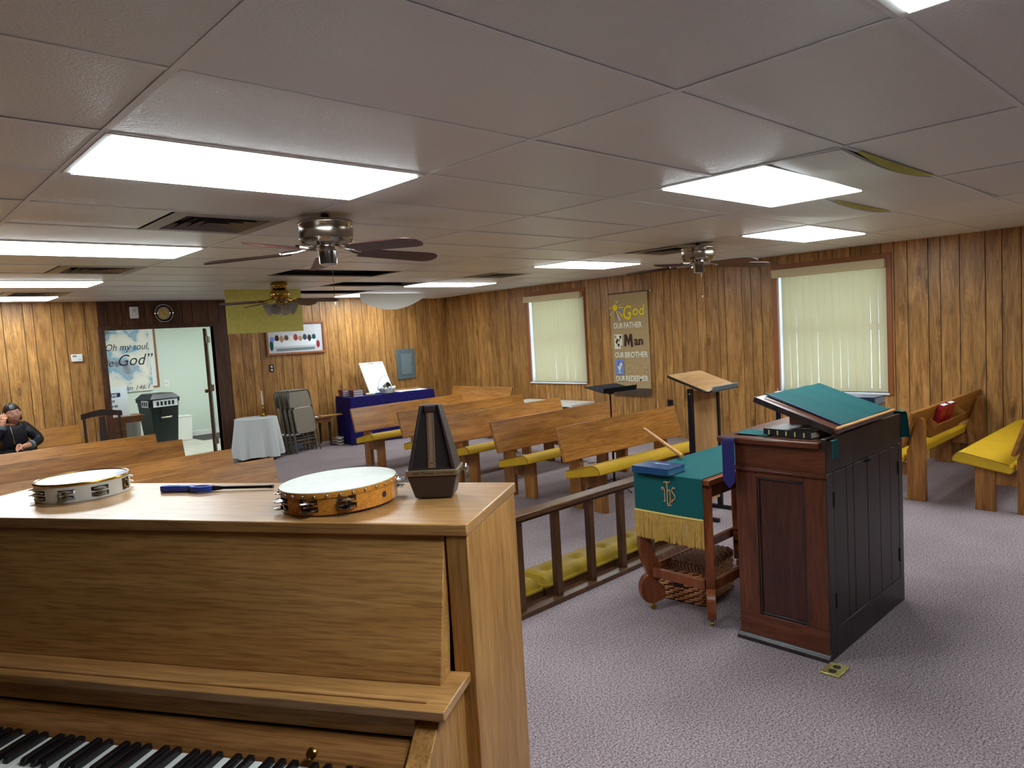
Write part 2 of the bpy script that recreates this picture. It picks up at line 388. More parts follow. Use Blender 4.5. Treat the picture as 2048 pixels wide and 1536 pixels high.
# ================================================================== SETTING
mat('groove', (34, 22, 14), .8)
struct(B('floor', 'carpet', (XL-.1, YF-.1, -.05), (XR+.1, YB+.02, 0)), 'mauve grey speckled carpet over the whole meeting room')
PW = [.102, .168, .134, .215, .152, .108, .19, .142, .12, .205]
def plank_wall(name, label, lo, hi, zt, opening, place, dark=None):
    """place(a, b, z0, z1, d0, d1) -> min/max corners for a strip on the wall; d = depth into the room"""
    bk = MB(); cells = []
    rects = [(lo, hi, 0, zt)]
    for o in opening:
        nr = []
        for a, b_, z0, z1 in rects:
            if o[1] <= a or o[0] >= b_ or o[3] <= z0 or o[2] >= z1: nr.append((a, b_, z0, z1)); continue
            if a < o[0]: nr.append((a, o[0], z0, z1))
            if o[1] < b_: nr.append((o[1], b_, z0, z1))
            a2, b2 = max(a, o[0]), min(b_, o[1])
            if o[2] > z0: nr.append((a2, b2, z0, o[2]))
            if o[3] < z1: nr.append((a2, b2, o[3], z1))
        rects = nr
    for q in rects: bk.box(*place(*q, -.10, 0))
    root = struct(bk.build(name, 'groove'), label)
    x = lo; i = 0
    while x < hi-.02:
        wd = PW[i % len(PW)]*random.choice((1, 1, .9, 1.1)); x1 = min(hi, x+wd); i += 1
        g = .0035; mb = MB()
        for a, b_, z0, z1 in rects:
            p, q = max(a, x+g), min(b_, x1-g)
            if q-p > .004: mb.box(*place(p, q, z0, z1, 0, .007))
        if mb.v:
            dk = dark and dark[0] < (x+x1)/2 < dark[1]
            mb.build('plank', 'dark_panel_wood' if dk else 'panel_wood', root)
        x = x1
    return root
DX0, DX1, DZ = 2.497, 3.86, 1.86
wall_back = plank_wall('wall_back', 'back wall of vertical wood planks with the doorway', XL, XR, ZC, [(DX0, DX1, 0, DZ)],
    lambda a, b_, z0, z1, d0, d1: ((a, YB-d1, z0), (b_, YB-d0, z1)), dark=(2.46, 4.06))
W2 = (2.735, 3.925, .66, 2.07); W1 = (6.90, 8.04, .72, 2.07)
wall_right = plank_wall('wall_right', 'long side wall of vertical wood planks with two windows', YF, YB, ZC, [W2, W1],
    lambda a, b_, z0, z1, d0, d1: ((XR-d1, a, z0), (XR-d0, b_, z1)))
struct(B('wall_left', 'room_wall', (XL-.1, YF, 0), (XL, YB, ZC)), 'plain brown side wall outside the view')
struct(B('wall_front', 'room_wall', (XL, YF-.1, 0), (XR, YF, ZC)), 'plain brown end wall outside the view')
# ---- door casing and leaf
d = thing('door_1', 'open doorway in the plank wall with dark brown casing and leaf', 'door'); d['kind'] = 'structure'
B('casing', 'door_casing_wood', (DX0-.075, YB-.03, 0), (DX0, YB+.10, DZ+.05), d, .004)
B('casing', 'door_casing_wood', (DX1, YB-.03, 0), (DX1+.16, YB+.10, DZ+.05), d, .004)
B('casing', 'door_casing_wood', (DX0, YB-.03, DZ), (DX1, YB+.10, DZ+.05), d, .004)
lf = B('leaf', 'door_casing_wood', (-.0, 0, .01), (.04, .86, DZ-.02), d, .003, loc=(DX1-.10, YB+.115, 0), rot=(0, 0, -math.radians(21.5)))
for z in (.25, 1.0, 1.68):
    h = MB().cyl((.048, -.004, z-.05), (.048, -.004, z+.05), .009, 10).box((.03, -.004, z-.045), (.085, 0, z+.045)); h.build('hinge', 'nickel', lf, True)
MB().lathe([(.005, 0), (.012, .01), (.03, .03), (.032, .05), (.02, .065), (.001, .068)], 16, TR((-.0, .79, .92)) @ RX(-PI/2, 4, 'Y')).build('knob', 'brass', lf, True)
# ---- hall beyond the doorway
YH = 13.3
fl = struct(B('floor_hall', 'grout', (1.2, YB+.0, -.05), (6.4, YH, -.004)), 'pale ceramic tile floor of the hall beyond the doorway')
ty = YB+.03
for j in range(10):
    for i in range(13):
        x0 = 1.6+i*.32; y0 = YB+.03+j*.318
        if x0 > 4.42 and y0 > 12.45: continue
        U('tile', 'floor_tile', (x0, y0, -.004), (x0+.314, y0+.312, .0), fl)
B('dark_border', 'dark_mat', (4.42, 12.45, -.004), (6.4, YH, .002), fl)
struct(B('wall_hall_back', 'hall_wall', (1.2, YH, 0), (6.4, YH+.1, 2.3)), 'pale green white hall wall seen through the doorway')
struct(B('wall_hall_left', 'hall_wall', (1.1, YB+.1, 0), (1.2, YH, 2.3)), 'hall side wall')
struct(B('wall_hall_right', 'hall_wall', (6.4, YB+.1, 0), (6.5, YH, 2.3)), 'hall end wall')
struct(B('wall_hall_front', 'hall_wall', (1.2, YB+.1, DZ+.05), (6.4, YB+.12, 2.3)), 'hall side of the partition over the door')
B('partition_board', 'hall_wall', (1.2, YB+.1, 0), (DX0-.08, YB+.12, DZ+.05), bpy.data.objects['wall_hall_front']); B('partition_board', 'hall_wall', (DX1+.16, YB+.1, 0), (6.4, YB+.12, DZ+.05), bpy.data.objects['wall_hall_front'])
struct(B('ceiling_hall', 'hall_ceiling', (1.1, YB+.0, 2.3), (6.5, YH+.1, 2.36)), 'hall ceiling')
struct(B('baseboard_hall', 'white_paint', (1.2, YH-.015, 0), (6.4, YH, .09), bevel=.004), 'white baseboard along the hall wall')
t = thing('ceiling_light', 'unseen fluorescent ceiling fixture added to light the hall beyond the doorway', 'light', (2.9, 11.2, 2.3))  # out-of-view fixture, added so the hall reads brightly lit
B('frame', 'light_frame', (0, 0, -.04), (1.22, .6, 0), t); B('diffuser', 'light_lens', (.03, .03, -.05), (1.19, .57, -.04), t)
t = thing('ceiling_light', 'second unseen fluorescent ceiling fixture added to brighten the hall, nearer its end wall', 'light', (4.5, 11.2, 2.3))  # another unseen fixture, added for more light on the hall walls
B('frame', 'light_frame', (0, 0, -.04), (1.22, .6, 0), t); B('diffuser', 'light_lens', (.03, .03, -.05), (1.19, .57, -.04), t)
# ---- windows
def window(n, W, label, nsl, g0, g1):
    y0, y1, z0, z1 = W
    t = thing('window_%d' % n, label, 'window'); t['kind'] = 'structure'
    f = .055
    B('trim', 'window_trim', (XR-.022, y0-f, z0-.02), (XR, y0+.005, z1+f), t, .003)
    B('trim', 'window_trim', (XR-.022, y1-.005, z0-.02), (XR, y1+f, z1+f), t, .003)
    B('trim', 'window_trim', (XR-.0225, y0, z1-.005), (XR, y1, z1+f), t, .003)
    # reveal and sash
    B('reveal', 'vinyl_white', (XR, y0-.001, z0), (XR+.12, y0+.02, z1), t); B('reveal', 'vinyl_white', (XR, y1-.02, z0), (XR+.12, y1+.001, z1), t)
    B('reveal', 'vinyl_white', (XR, y0, z1-.02), (XR+.12, y1, z1+.001), t)
    sl = B('sill', 'vinyl_white', (XR-.035, y0-.02, z0-.02), (XR+.12, y1+.02, z0), t, .003)
    zm = (z0+z1)/2
    for a, b_ in ((z0, zm), (zm, z1-.02)):
        s = MB(); s.box((XR+.07, y0+.02, a), (XR+.10, y0+.055, b_)).box((XR+.07, y1-.055, a), (XR+.10, y1-.02, b_))
        s.box((XR+.07, y0+.055, a), (XR+.10, y1-.055, a+.035)).box((XR+.07, y0+.055, b_-.035), (XR+.10, y1-.055, b_))
        so = s.build('sash', 'vinyl_white', t)
        B('pane', 'glass', (XR+.082, y0+.055, a+.035), (XR+.086, y1-.055, b_-.035), so)
    # vertical blind
    B('valance', 'valance_cream', (XR-.085, y0-.01, z1-.095), (XR-.02, y1+.03, z1-.005), t, .004)
    hr = z1-.08; p = (y1-y0-g0-g1)/nsl
    for i in range(nsl):
        c = y0+g0+p*(i+.5); a = math.radians(random.uniform(-1, 5))
        wd = p*1.0; tw = random.choice((-.0045, -.003, -.002, 0))
        def slat(u, v, wd=wd, tw=tw): return ((u-.5)*(wd+tw*v), -.006*math.sin(PI*u), -v*(hr-z0-.012))
        me = MB().sheet(slat, 4, 6, (0, 1, 0), .0008)
        me.build('slat', 'blind_cream', t, True, loc=(XR-.045, c, hr), rot=(0, random.uniform(-.002, .002), PI/2+a))
    return t
window(2, W2, 'large window beside the pulpit with cream vertical blinds and reddish trim', 14, -.012, .075)
window(1, W1, 'smaller looking window with cream vertical blinds beyond the banner', 14, -.045, .125)
# ---- ceiling grid
xs = [XL, -.564, .655, 1.874, 3.093, 4.312, 5.531, 6.75, XR]
ys = [YF] + [1.21+.6096*k for k in range(-4, 15)] + [YB]
plen = struct(B('ceiling', 'plenum', (XL-.1, YF-.1, ZC+.30), (XR+.1, YB+.1, ZC+.35)), 'dropped ceiling of large embossed tiles in a thin grid')
for nm, a, b_ in (('plenum_wall', (XL-.1, YF-.1, ZC), (XL, YB+.1, ZC+.3)), ('plenum_wall', (XR, YF-.1, ZC), (XR+.1, YB+.1, ZC+.3)), ('plenum_wall', (XL, YF-.1, ZC), (XR, YF, ZC+.3)), ('plenum_wall', (XL, YB, ZC), (XR, YB+.1, ZC+.3))): B(nm, 'plenum', a, b_, plen)
def yk(k): return 1.21+.6096*k
lights = [(.655, 1.874, yk(2), yk(3), 'long fluorescent ceiling panel nearest the piano, above the tambourines'),
          (3.093, 4.312, 1.55, 2.15, 'fluorescent ceiling panel over the pulpit beside the sagging tiles'),
          (5.531, 6.75, yk(2), yk(3), 'fluorescent ceiling panel in front of the large window'),
          (5.531, 6.75, yk(6), yk(7), 'fluorescent ceiling panel over the aisle side in front of the banner'),
          (.655, 1.874, yk(6), yk(7), 'fluorescent ceiling panel second from the piano along the left edge'),
          (.655, 1.874, yk(10), yk(11), 'fluorescent ceiling panel third from the piano along the left edge'),
          (.655, 1.874, yk(13), yk(14), 'fluorescent ceiling panel last in the row by the thermostat wall'),
          (5.531, 6.75, yk(10), yk(11), 'fluorescent ceiling panel near the corner with the electrical box'),
          (5.531, 6.75, yk(13), yk(14), 'fluorescent ceiling panel above the navy table by the drooping tile'),
          (.655, 1.874, yk(-2), yk(-1), 'fluorescent ceiling panel cut by the upper edge of the view'),
          (5.531, 6.75, yk(-2), yk(-1), 'fluorescent ceiling panel outside the view over the choir pews')]
vents = [(1.264, 1.874, yk(4), yk(5), 'square ceiling air vent behind the near nickel fan'), (1.264, 1.874, yk(8), yk(9), 'square ceiling air vent second along the left row of lights'),
         (1.264, 1.874, yk(12), yk(13), 'square ceiling air vent third along the left row of lights'), (5.60, 6.21, yk(4), yk(5), 'square ceiling air vent beside the far nickel fan'),
         (5.60, 6.21, yk(8), yk(9), 'square ceiling air vent between two panels by the small window')]
holes = [(3.093, 4.312, yk(8), yk(9)), (4.312, 5.531, yk(10), yk(11)), (4.312, 5.531, yk(12), yk(13))]
special = [(3.093, 4.312, 1.21, 1.55), (3.093, 4.312, yk(1), yk(2)), (4.312, 5.531, yk(1), yk(2)), (4.312, 5.531, yk(0), yk(1)), (6.75, XR, yk(13), yk(14)), (6.75, XR, yk(12), yk(13))]
def hit(a, L): return any(abs(a[0]-q[0]) < .3 and abs(a[1]-q[1]) < .3 and abs(a[2]-q[2]) < .2 and abs(a[3]-q[3]) < .25 for q in L)
TEE = .024
for i in range(len(xs)-1):
    for j in range(len(ys)-1):
        c = (xs[i], xs[i+1], ys[j], ys[j+1])
        if hit(c, lights) or hit(c, holes) or hit(c, special): continue
        if i == 4 and ys[j] > 1.0 and ys[j] < 2.3: continue
        x0, x1, y0, y1 = c
        for v in vents:
            if v[0] < (x0+x1)/2 < v[1]+.3 and abs(v[2]-y0) < .1:
                if x1-v[1] > .1 : U('ceiling_tile', 'ceiling_tile', (v[1]+.006, y0+.006, ZC-.001), (x1-.006, y1-.006, ZC+.012), plen)
                x1 = v[0]
        if x1-x0 < .1: continue
        U('ceiling_tile', 'ceiling_tile', (x0+.004, y0+.004, ZC-.001+random.uniform(0, .0015)), (x1-.004, y1-.004, ZC+.012), plen)
# column over the pulpit, off the grid
for y0, y1 in ((2.15, 2.43),): U('ceiling_tile', 'ceiling_tile', (3.10, y0+.004, ZC-.001), (4.305, y1-.004, ZC+.012), plen)
for x in xs[1:-1]:
    U('tee_bar', 'ceiling_tee', (x-.011, YF, ZC-.0035), (x+.011, YB, ZC-.0012), plen)
for i in range(len(xs)-1):
    for k, y in enumerate(ys[1:-1]):
        if i == 4 and 1.5 < y < 2.2: continue
        U('tee_bar', 'ceiling_tee', (xs[i]+.013, y-.010, ZC-.0035), (xs[i+1]-.013, y+.010, ZC-.0012), plen)
def sag_tile(x0, x1, y0, y1, fn, edge=True):
    """a tile that bows or droops: fn(u, v) -> drop; its yellow fibre edge is a piece of it"""
    def P(u, v): return (x0+.006+(x1-x0-.012)*u, y0+.006+(y1-y0-.012)*v, ZC-.002-fn(u, v))
    o = MB().sheet(P, 14, 8, (0, 0, -1), .014).build('ceiling_tile', 'ceiling_tile', plen, True)
    return o
def edge_strip(pts, w_, m_='insulation_yellow'):
    mb = MB()
    mb.sheet(lambda u, v: pts(u, v), 12, 1, (0, 0, -1), .003); return mb.build('fibre_edge', m_, plen, True)
sag_tile(3.093, 4.312, 1.215, 1.55, lambda u, v: .035*math.sin(PI*min(1, u*.9+.1))*(1-v)+.02*u*v)
edge_strip(lambda u, v: (3.25+.95*u, 1.196+.02*v, ZC-.006-.030*math.sin(PI*u)*(1 if v else .12)), .02)
sag_tile(4.312, 5.531, yk(0), yk(1), lambda u, v: .012*math.sin(PI*u)*math.sin(PI*v))
sag_tile(4.312, 5.531, yk(1), yk(2), lambda u, v: .045*math.sin(PI*u)*(1-.5*v)*math.sin(PI*min(1, .25+.75*v)))
edge_strip(lambda u, v: (4.5+.9*u, yk(1)-.012+.024*v, ZC-.006-.026*math.sin(PI*u)*(1 if v else .1)), .02)
sag_tile(6.75, XR, yk(12), yk(13), lambda u, v: .0)
sag_tile(6.75, XR, yk(13), yk(14), lambda u, v: .05*math.sin(PI*(u*.9+.05))*v)
# peeling trim strip
MB().sheet(lambda u, v: (4.42+1.15*u, 1.20+.022*v, ZC-.006-.05*max(0, u-.45)**1.5), 10, 1, (0, 0, -1), .002).build('loose_trim', 'ceiling_tee', plen, True)
# fallen tiles
o = MB().sheet(lambda u, v: (5.55+1.25*u, 8.98+.05*math.sin(2*u), ZC-.012-.24*v*math.sin(PI*min(1, .12+u*.88))**.8), 18, 6, (0, 1, .2), .014).build('fallen_ceiling_tile', 'white_paint', None, True)
tag(o, 'white ceiling tile bowing down out of the grid near the room corner', 'ceiling tile')
t = thing('hanging_ceiling_tile', 'yellow backed ceiling tile hanging down in front of the framed picture', 'ceiling tile', (3.36, 8.36, ZC))
MB().box((0, 0, -.52), (.96, .012, .05)).build('fibre_board', 'insulation_yellow', t, bevel=.003)
MB().box((.002, .012, -.518), (.958, .0145, .05)).build('vinyl_face', 'ceiling_tile', t)
# light fixtures
for n, (x0, x1, y0, y1, lab) in enumerate(lights):
    t = thing('ceiling_light', lab, 'light', (x0, y0, ZC)); X, Y = x1-x0, y1-y0
    f = MB(); e = .032
    f.box((.004, .004, -.006), (X-.004, e, .002)).box((.004, Y-e, -.006), (X-.004, Y-.004, .002)).box((.004, e, -.006), (e, Y-e, .002)).box((X-e, e, -.006), (X-.004, Y-e, .002))
    f.build('frame', 'light_frame', t, bevel=.002)
    B('diffuser', 'light_lens', (e, e, -.012), (X-e, Y-e, -.001), t)
    B('housing', 'vent_grey', (.012, .012, .004), (X-.012, Y-.012, .10), t)
# vents
for x0, x1, y0, y1, lab in vents:
    t = thing('ceiling_vent', lab, 'vent', ((x0+x1)/2, (y0+y1)/2, ZC))
    s = (x1-x0)/2
    def ring(a, b_, za, zb):
        m_ = MB(); q = lambda r_, z: [(-r_, -r_, z), (r_, -r_, z), (r_, r_, z), (-r_, r_, z)]
        m_.add(q(a, za)+q(b_, zb)+q(a, za+.003)+q(b_, zb+.003), [(i, (i+1) % 4, 4+(i+1) % 4, 4+i) for i in range(4)]+[(12+i, 12+(i+1) % 4, 8+(i+1) % 4, 8+i) for i in range(4)]+[((i+1) % 4, i, 8+i, 8+(i+1) % 4) for i in range(4)]+[(4+i, 4+(i+1) % 4, 12+(i+1) % 4, 12+i) for i in range(4)]); return m_
    ring(s-.006, s-.085, -.004, -.006).build('frame', 'vent_grey', t)
    for k in range(4):
        ring(.218-.052*k, .178-.052*k, -.008, .022).build('louver', 'vent_louver', t)
    B('throat', 'vent_dark', (-s+.05, -s+.05, .035), (s-.05, s-.05, .045), t)
# ceiling fans
def fan(lab, c, a0, body, blade, zd, kit=False, R=.66, prof=None, group=None):
    t = thing('ceiling_fan', lab, 'ceiling fan', (c[0], c[1], ZC), group=group)
    z = -zd
    if kit:
        MB().lathe([(.075, 0), (.09, -.02), (.095, -.055), (.085, -.075), (.06, -.085)][::-1], 28).build('canopy', body, t, True)
        m_ = MB().lathe([(.05, -.20), (.085, -.19), (.10, -.165), (.105, -.12), (.09, -.095), (.055, -.085)], 28); m_.build('motor', body, t, True)
        MB().lathe([(.02, -.28), (.05, -.26), (.055, -.225), (.045, -.20)], 20).build('switch_housing', body, t, True)
        for k in range(4):
            a = PI/4+k*PI/2; M_ = TR((.05*math.cos(a), .05*math.sin(a), -.25)) @ RX(a, 4, 'Z') @ RX(math.radians(115), 4, 'Y')
            sh = MB().lathe([(.022, 0), (.028, .02), (.05, .06), (.066, .10), (.068, .115), (.064, .115), (.046, .06), (.02, .015)], 18, M_); so = sh.build('glass_shade', 'frosted_glass', t, True)
    else:
        MB().lathe([(.0205, -.028), (.0205, 0)], 16).build('mount', 'black_plastic', t)
        MB().lathe([(.06, -.165), (.135, -.15), (.145, -.135), (.147, -.125), (.143, -.12), (.143, -.055), (.147, -.05), (.147, -.04), (.14, -.03), (.03, -.025)], 40).build('motor', body, t, True)
        MB().lathe([(.001, -.268), (.035, -.266), (.047, -.258), (.05, -.225), (.052, -.19), (.04, -.175), (.04, -.16)], 28).build('switch_housing', 'chrome', t, True)
    for k in range(5):
        a = a0+k*2*PI/5; M_ = TR((0, 0, z)) @ RX(a, 4, 'Z')
        tilt = RX(math.radians(2.6), 4, 'Y') @ RX(math.radians(-13), 4, 'X')
        out = [(.19, -.055)]+[(.60, -.068)]+arc((R-.05, 0), .066, -PI/2*.75, PI/2*.75, 8)+[(.60, .068), (.19, .055)]
        bl = MB().prism(out, 'z', -.003, .003, M_ @ tilt).build('blade', blade, t, bevel=.0015, seg=1)
        ir = MB(); ir.tube([M_ @ Vector(p) for p in ((.05, 0, .03), (.11, 0, .012), (.16, .022, -.004), (.235, .035, -.012))], .007, 6)
        ir.tube([M_ @ Vector(p) for p in ((.11, 0, .012), (.16, -.022, .006), (.235, -.035, .006))], .007, 6)
        ir.tube([M_ @ Vector(p) for p in ((.235, .035, -.012), (.255, 0, -.004), (.235, -.035, .006))], .007, 6)
        ir.build('blade_iron', body, bl, True)
    L_ = .50 if not kit else .33
    ch = MB(); z0 = -.262 if not kit else -.27; z1 = z0-(.20 if not kit else .1)
    ch.cyl((.01, -.02, z0), (.01, -.02, z1), .0014, 6); co = ch.build('pull_chain', 'chrome', t)
    MB().lathe([(.001, -.022), (.006, -.014), (.005, -.004), (.001, 0)], 10, TR((.01, -.02, z1))).build('chain_bob', 'white_paint', co, True)
    return t
fan('nickel ceiling fan with dark blades nearest the piano', (1.985, 3.50), math.radians(65), 'nickel', 'fan_blade', .185)
fan('nickel ceiling fan with dark blades in front of the large window', (5.67, 3.50), math.radians(38), 'nickel', 'fan_blade', .185)
fan('brass ceiling fan with glass lamp shades in front of the yellow hanging tile', (3.55, 7.35), math.radians(28), 'brass', 'fan_blade', .20, True, R=.62)

# ================================================================== PEWS
def pew(label, loc, rz, L, group=None, rack=False, inset=.20, third=False):
    """local: x along the pew, front of the seat at y = 0 facing -y, floor z = 0"""
    t = thing('pew', label, 'pew', loc, rz, group)
    seat = [(.0, .368), (.37, .300), (.385, .31), (.385, .355), (.37, .368)]+[(.30, .386), (.14, .424), (.075, .438)]+[(.045, .437), (.018, .424), (.002, .400)]
    MB().prism(seat, 'x', 0, L).build('seat_cushion', 'yellow_velvet', t, bevel=.008)
    for x in (-.0015, L+.0015):
        pts = [(x, y, z) for y, z in [(.0, .37), (.004, .40), (.020, .424), (.047, .437), (.075, .438), (.14, .424), (.30, .386), (.37, .368)]]
        MB().tube(pts, .0028, 6).build('piping', 'piping', t.children[0], True)
    # leaning back board
    th = .028; n_ = Vector((0, .949, -.316))
    p0, p1 = Vector((0, .372, .44)), Vector((0, .462, .725))
    poly = [(p0.y, p0.z), (p1.y, p1.z), (p1.y+n_.y*th, p1.z+n_.z*th), (p0.y+n_.y*th, p0.z+n_.z*th)]
    bk = MB().prism(poly, 'x', 0, L).build('backrest', 'pew_wood', t, bevel=.004)
    xsf = [inset, L-inset-.045] + ([L/2-.02] if third else [])
    for x in xsf:
        x1 = x+.045
        MB().prism([(.135, 0), (.265, 0), (.265, .315), (.135, .342)], 'x', x, x1).build('leg', 'pew_leg_wood', t, bevel=.003)
        rear = [(.40, 0), (.535, 0), (.535, .60), (.525, .66), (.505, .672), (.49, .66), (.415, .432), (.40, .40)]
        MB().prism(rear, 'x', x, x1).build('leg', 'pew_leg_wood', t, bevel=.003)
        MB().prism([(.265, .20), (.40, .20), (.40, .293), (.265, .318)], 'x', x+.006, x1-.006).build('cross_rail', 'pew_leg_wood', t, bevel=.002)
    if rack:
        x0 = .70
        r_ = MB(); nb = n_
        o_ = Vector((0, p0.y, p0.z)); ax = (p1-p0).normalized()
        def Q(s_, d_): v = p0+ax*(s_+.055)+n_*(th+d_); return (v.y, v.z)
        rk = MB().prism([Q(-.005, .055), Q(.13, .085), Q(.13, .093), Q(-.005, .063)], 'x', x0, x0+.80)
        rk.build('book_rack', 'pew_wood', t, bevel=.002)
        MB().prism([Q(-.005, .0), Q(-.005, .063), Q(.004, .063), Q(.004, .0)], 'x', x0, x0+.80).build('rack_shelf', 'pew_wood', t)
        for x in (x0, x0+.79): MB().prism([Q(0, 0), Q(0, .06), Q(.125, .088), Q(.16, 0)], 'x', x, x+.01).build('rack_side', 'pew_wood', t)
    return t
def pewpt(rz, loc, p): return TR(loc) @ RX(rz, 4, 'Z') @ Vector(p)
g1 = 'yellow cushioned pews facing the altar rail'
pew('wooden pew with yellow cushion in the row nearest the altar rail, behind the laminate lectern', (4.275, 3.60, 0), math.radians(-2.5), 1.62, g1)
pew('wooden pew with yellow cushion, second row from the altar rail on the window side', (4.33, 4.46, 0), 0, 1.81, g1)
pew('wooden pew with yellow cushion, third row from the altar rail, half behind the metronome', (4.40, 5.35, 0), math.radians(-1), 1.80, g1)
pew('wooden pew with yellow cushion, fourth row from the altar rail, ending beside the metronome top', (4.48, 6.20, 0), math.radians(-1), 1.92, g1)
pew('wooden pew with yellow cushion, rearmost row in front of the navy draped table', (4.47, 7.17, 0), 0, 1.75, g1)
pew('long wooden pew across the aisle, farthest back before the seated woman', (.45, 7.27, 0), 0, 1.83, g1)
pew('long wooden pew across the aisle, second from the seated woman', (.45, 6.50, 0), 0, 1.83, g1)
pew('long wooden pew across the aisle, third from the seated woman', (.45, 5.36, 0), 0, 1.83, g1)
pew('long wooden pew across the aisle, nearest the piano, just over its lid', (.45, 4.58, 0), 0, 1.83, g1)
pew('wooden pew against the thermostat wall, under the seated woman', (.25, 9.50, 0), 0, 1.83)
pew('wooden pew turned sideways below the small window, showing its back board end', (6.70, 8.99, 0), -PI/2, 1.38)
pew('choir pew with a book rack holding red hymnals on its back', (8.0, 2.38, 0), PI, 1.93, 'choir pews facing the congregation', rack=True, inset=.10)
pew('choir pew with a wide yellow cushion at the edge of the view', (8.0, 1.63, 0), PI, 1.94, 'choir pews facing the congregation', inset=.06)
# red hymnals in the rack (leaning with the back board)
def book(name, label, dims, cover, pages, M, cat='book', group=None, gap=.004, spine_text=None):
    """w (spine to fore edge, x), h (y), t (z); spine at x = 0"""
    w_, h_, t_ = dims
    r = thing(name, label, cat, group=group); r.matrix_world = M
    cv = MB(); c = .003
    cv.box((0, 0, 0), (w_, h_, c)).box((0, 0, t_-c), (w_, h_, t_)).box((-c*.6, 0, 0), (c*.6, h_, t_))
    cv.build('cover', cover, r, bevel=.0012, seg=1)
    MB().box((.002, gap, c), (w_-gap, h_-gap, t_-c)).build('pages', pages, r)
    return r
al = math.atan2(.09, .285)
for k, (x, lab) in enumerate(((1.32, 'red hymnal in the choir pew rack, nearer the pulpit'), (1.135, 'red hymnal in the choir pew rack, nearer the wall'))):
    # upright in the rack, cover towards the room, tilted with the back board
    M = TR((8.0, 2.38, 0)) @ RX(PI, 4, 'Z') @ TR((x-.14, .424, .508)) @ RX(-al, 4, 'X') @ RX(PI/2, 4, 'X') @ TR((.15, 0, -.004)) @ RX(PI, 4, 'Y')
    book('hymnal', lab, (.15, .225, .042), 'red_cover', 'white_paper', M, group='red hymnals in the pew rack')
# ================================================================== ALTAR RAIL + KNEELERS
rail = thing('altar_rail', 'dark wooden altar rail with square posts and a broad top', 'altar rail', (1.66, 2.77, 0))
RL = 2.75
B('top_rail', 'rail_top_wood', (0, -.045, .535), (RL, .045, .565), rail, .004)
B('under_rail', 'rail_wood', (0, -.02, .515), (RL, .02, .535), rail, .002)
B('base_board', 'rail_wood', (0, -.05, 0), (RL, .05, .03), rail, .003)
for k in range(10): B('post', 'rail_wood', (.0+.298*k, -.018, .03), (.048+.298*k, .018, .515), rail, .003)
def kneeler(lab, x0, L):
    t = thing('kneeler_cushion', lab, 'cushion', (x0, 2.835, 0), group='tufted kneeler cushions')
    W = .24; tuft = [L*(k+.5)/5 for k in range(5)]
    B('kneeler_base', 'rail_wood', (.0, .0, 0), (L, W, .055), t, .004)
    def top(u, v):
        x, y = L*u, W*v
        e = min(u, 1-u)*L; f = min(v, 1-v)*W
        z = .055+.07*min(1, (1-(1-min(1, e/.05))**2)**.5)*min(1, (1-(1-min(1, f/.06))**2)**.5)
        for q in tuft: z -= .034*math.exp(-((x-q)**2+(y-W/2)**2)/.0010)
        return (x, y, z)
    MB().grid(top, 60, 18).build('cushion_top', 'kneeler_velvet', t, True)
    bs = MB(); rr = rrect(.002, .002, L-.002, W-.002, .02)
    bs.tube([(x, y, .066) for x, y in rr], .012, 8, closed=True); bs.build('cushion_edge', 'kneeler_velvet', t, True)
    for q in tuft: MB().ball((q, W/2, .095), (.009, .009, .005), 10).build('tuft_button', 'kneeler_velvet', t, True)
kneeler('yellow tufted kneeler cushion beside the piano', 1.75, 1.07)
kneeler('yellow tufted kneeler cushion behind the draped communion table', 2.84, 1.33)
# ================================================================== PULPIT
p = thing('pulpit', 'dark mahogany cabinet pulpit with black painted doors and slanted book board', 'pulpit', (3.07, 1.31, 0))
PX, PY = .94, .43     # local x away along the doors, y towards the congregation
MB().box((.02, .02, .0), (PX-.02, PY-.02, .95)).build('carcass', 'ebony_paint', p)
# panelled end (faces -x)
B('stile', 'mahogany', (0, 0, .14), (.02, .098, .828), p, .002); B('stile', 'mahogany', (0, PY-.105, .14), (.02, PY, .828), p, .002)
B('bottom_rail', 'mahogany_across', (0, .0, .03), (.02, PY, .139), p, .002)
B('frieze', 'mahogany_across', (0, 0, .845), (.02, PY, .955), p, .002)
B('top_rail', 'mahogany_across', (0, .099, .80), (.02, PY-.106, .828), p, .002)
B('panel', 'mahogany_dark', (.013, .09, .13), (.021, PY-.095, .81), p)
fm = MB()
for y0, y1, z0, z1 in ((.098, .108, .14, .80), (PY-.115, PY-.105, .14, .80), (.108, PY-.115, .14, .152), (.108, PY-.115, .79, .80)): fm.box((.004, y0, z0), (.016, y1, z1))
fm.build('panel_moulding', 'ebony_paint', p, bevel=.003)
MB().prism([(-.014, .828), (.02, .828), (.02, .846), (-.004, .846), (-.008, .84), (-.014, .838)], 'y', -.004, PY+.004).build('frieze_moulding', 'mahogany', p, bevel=.002)
MB().prism([(-.018, 0), (.02, 0), (.02, .034), (-.002, .034), (-.006, .026), (-.013, .022), (-.018, .014)], 'y', -.004, PY+.012).build('base_moulding', 'ebony_paint', p, bevel=.0015)
# far end and back
B('end_board', 'mahogany', (PX-.02, 0, 0), (PX, PY, .955), p, .002); B('back_board', 'mahogany', (.02, PY-.02, 0), (PX-.02, PY, .955), p)
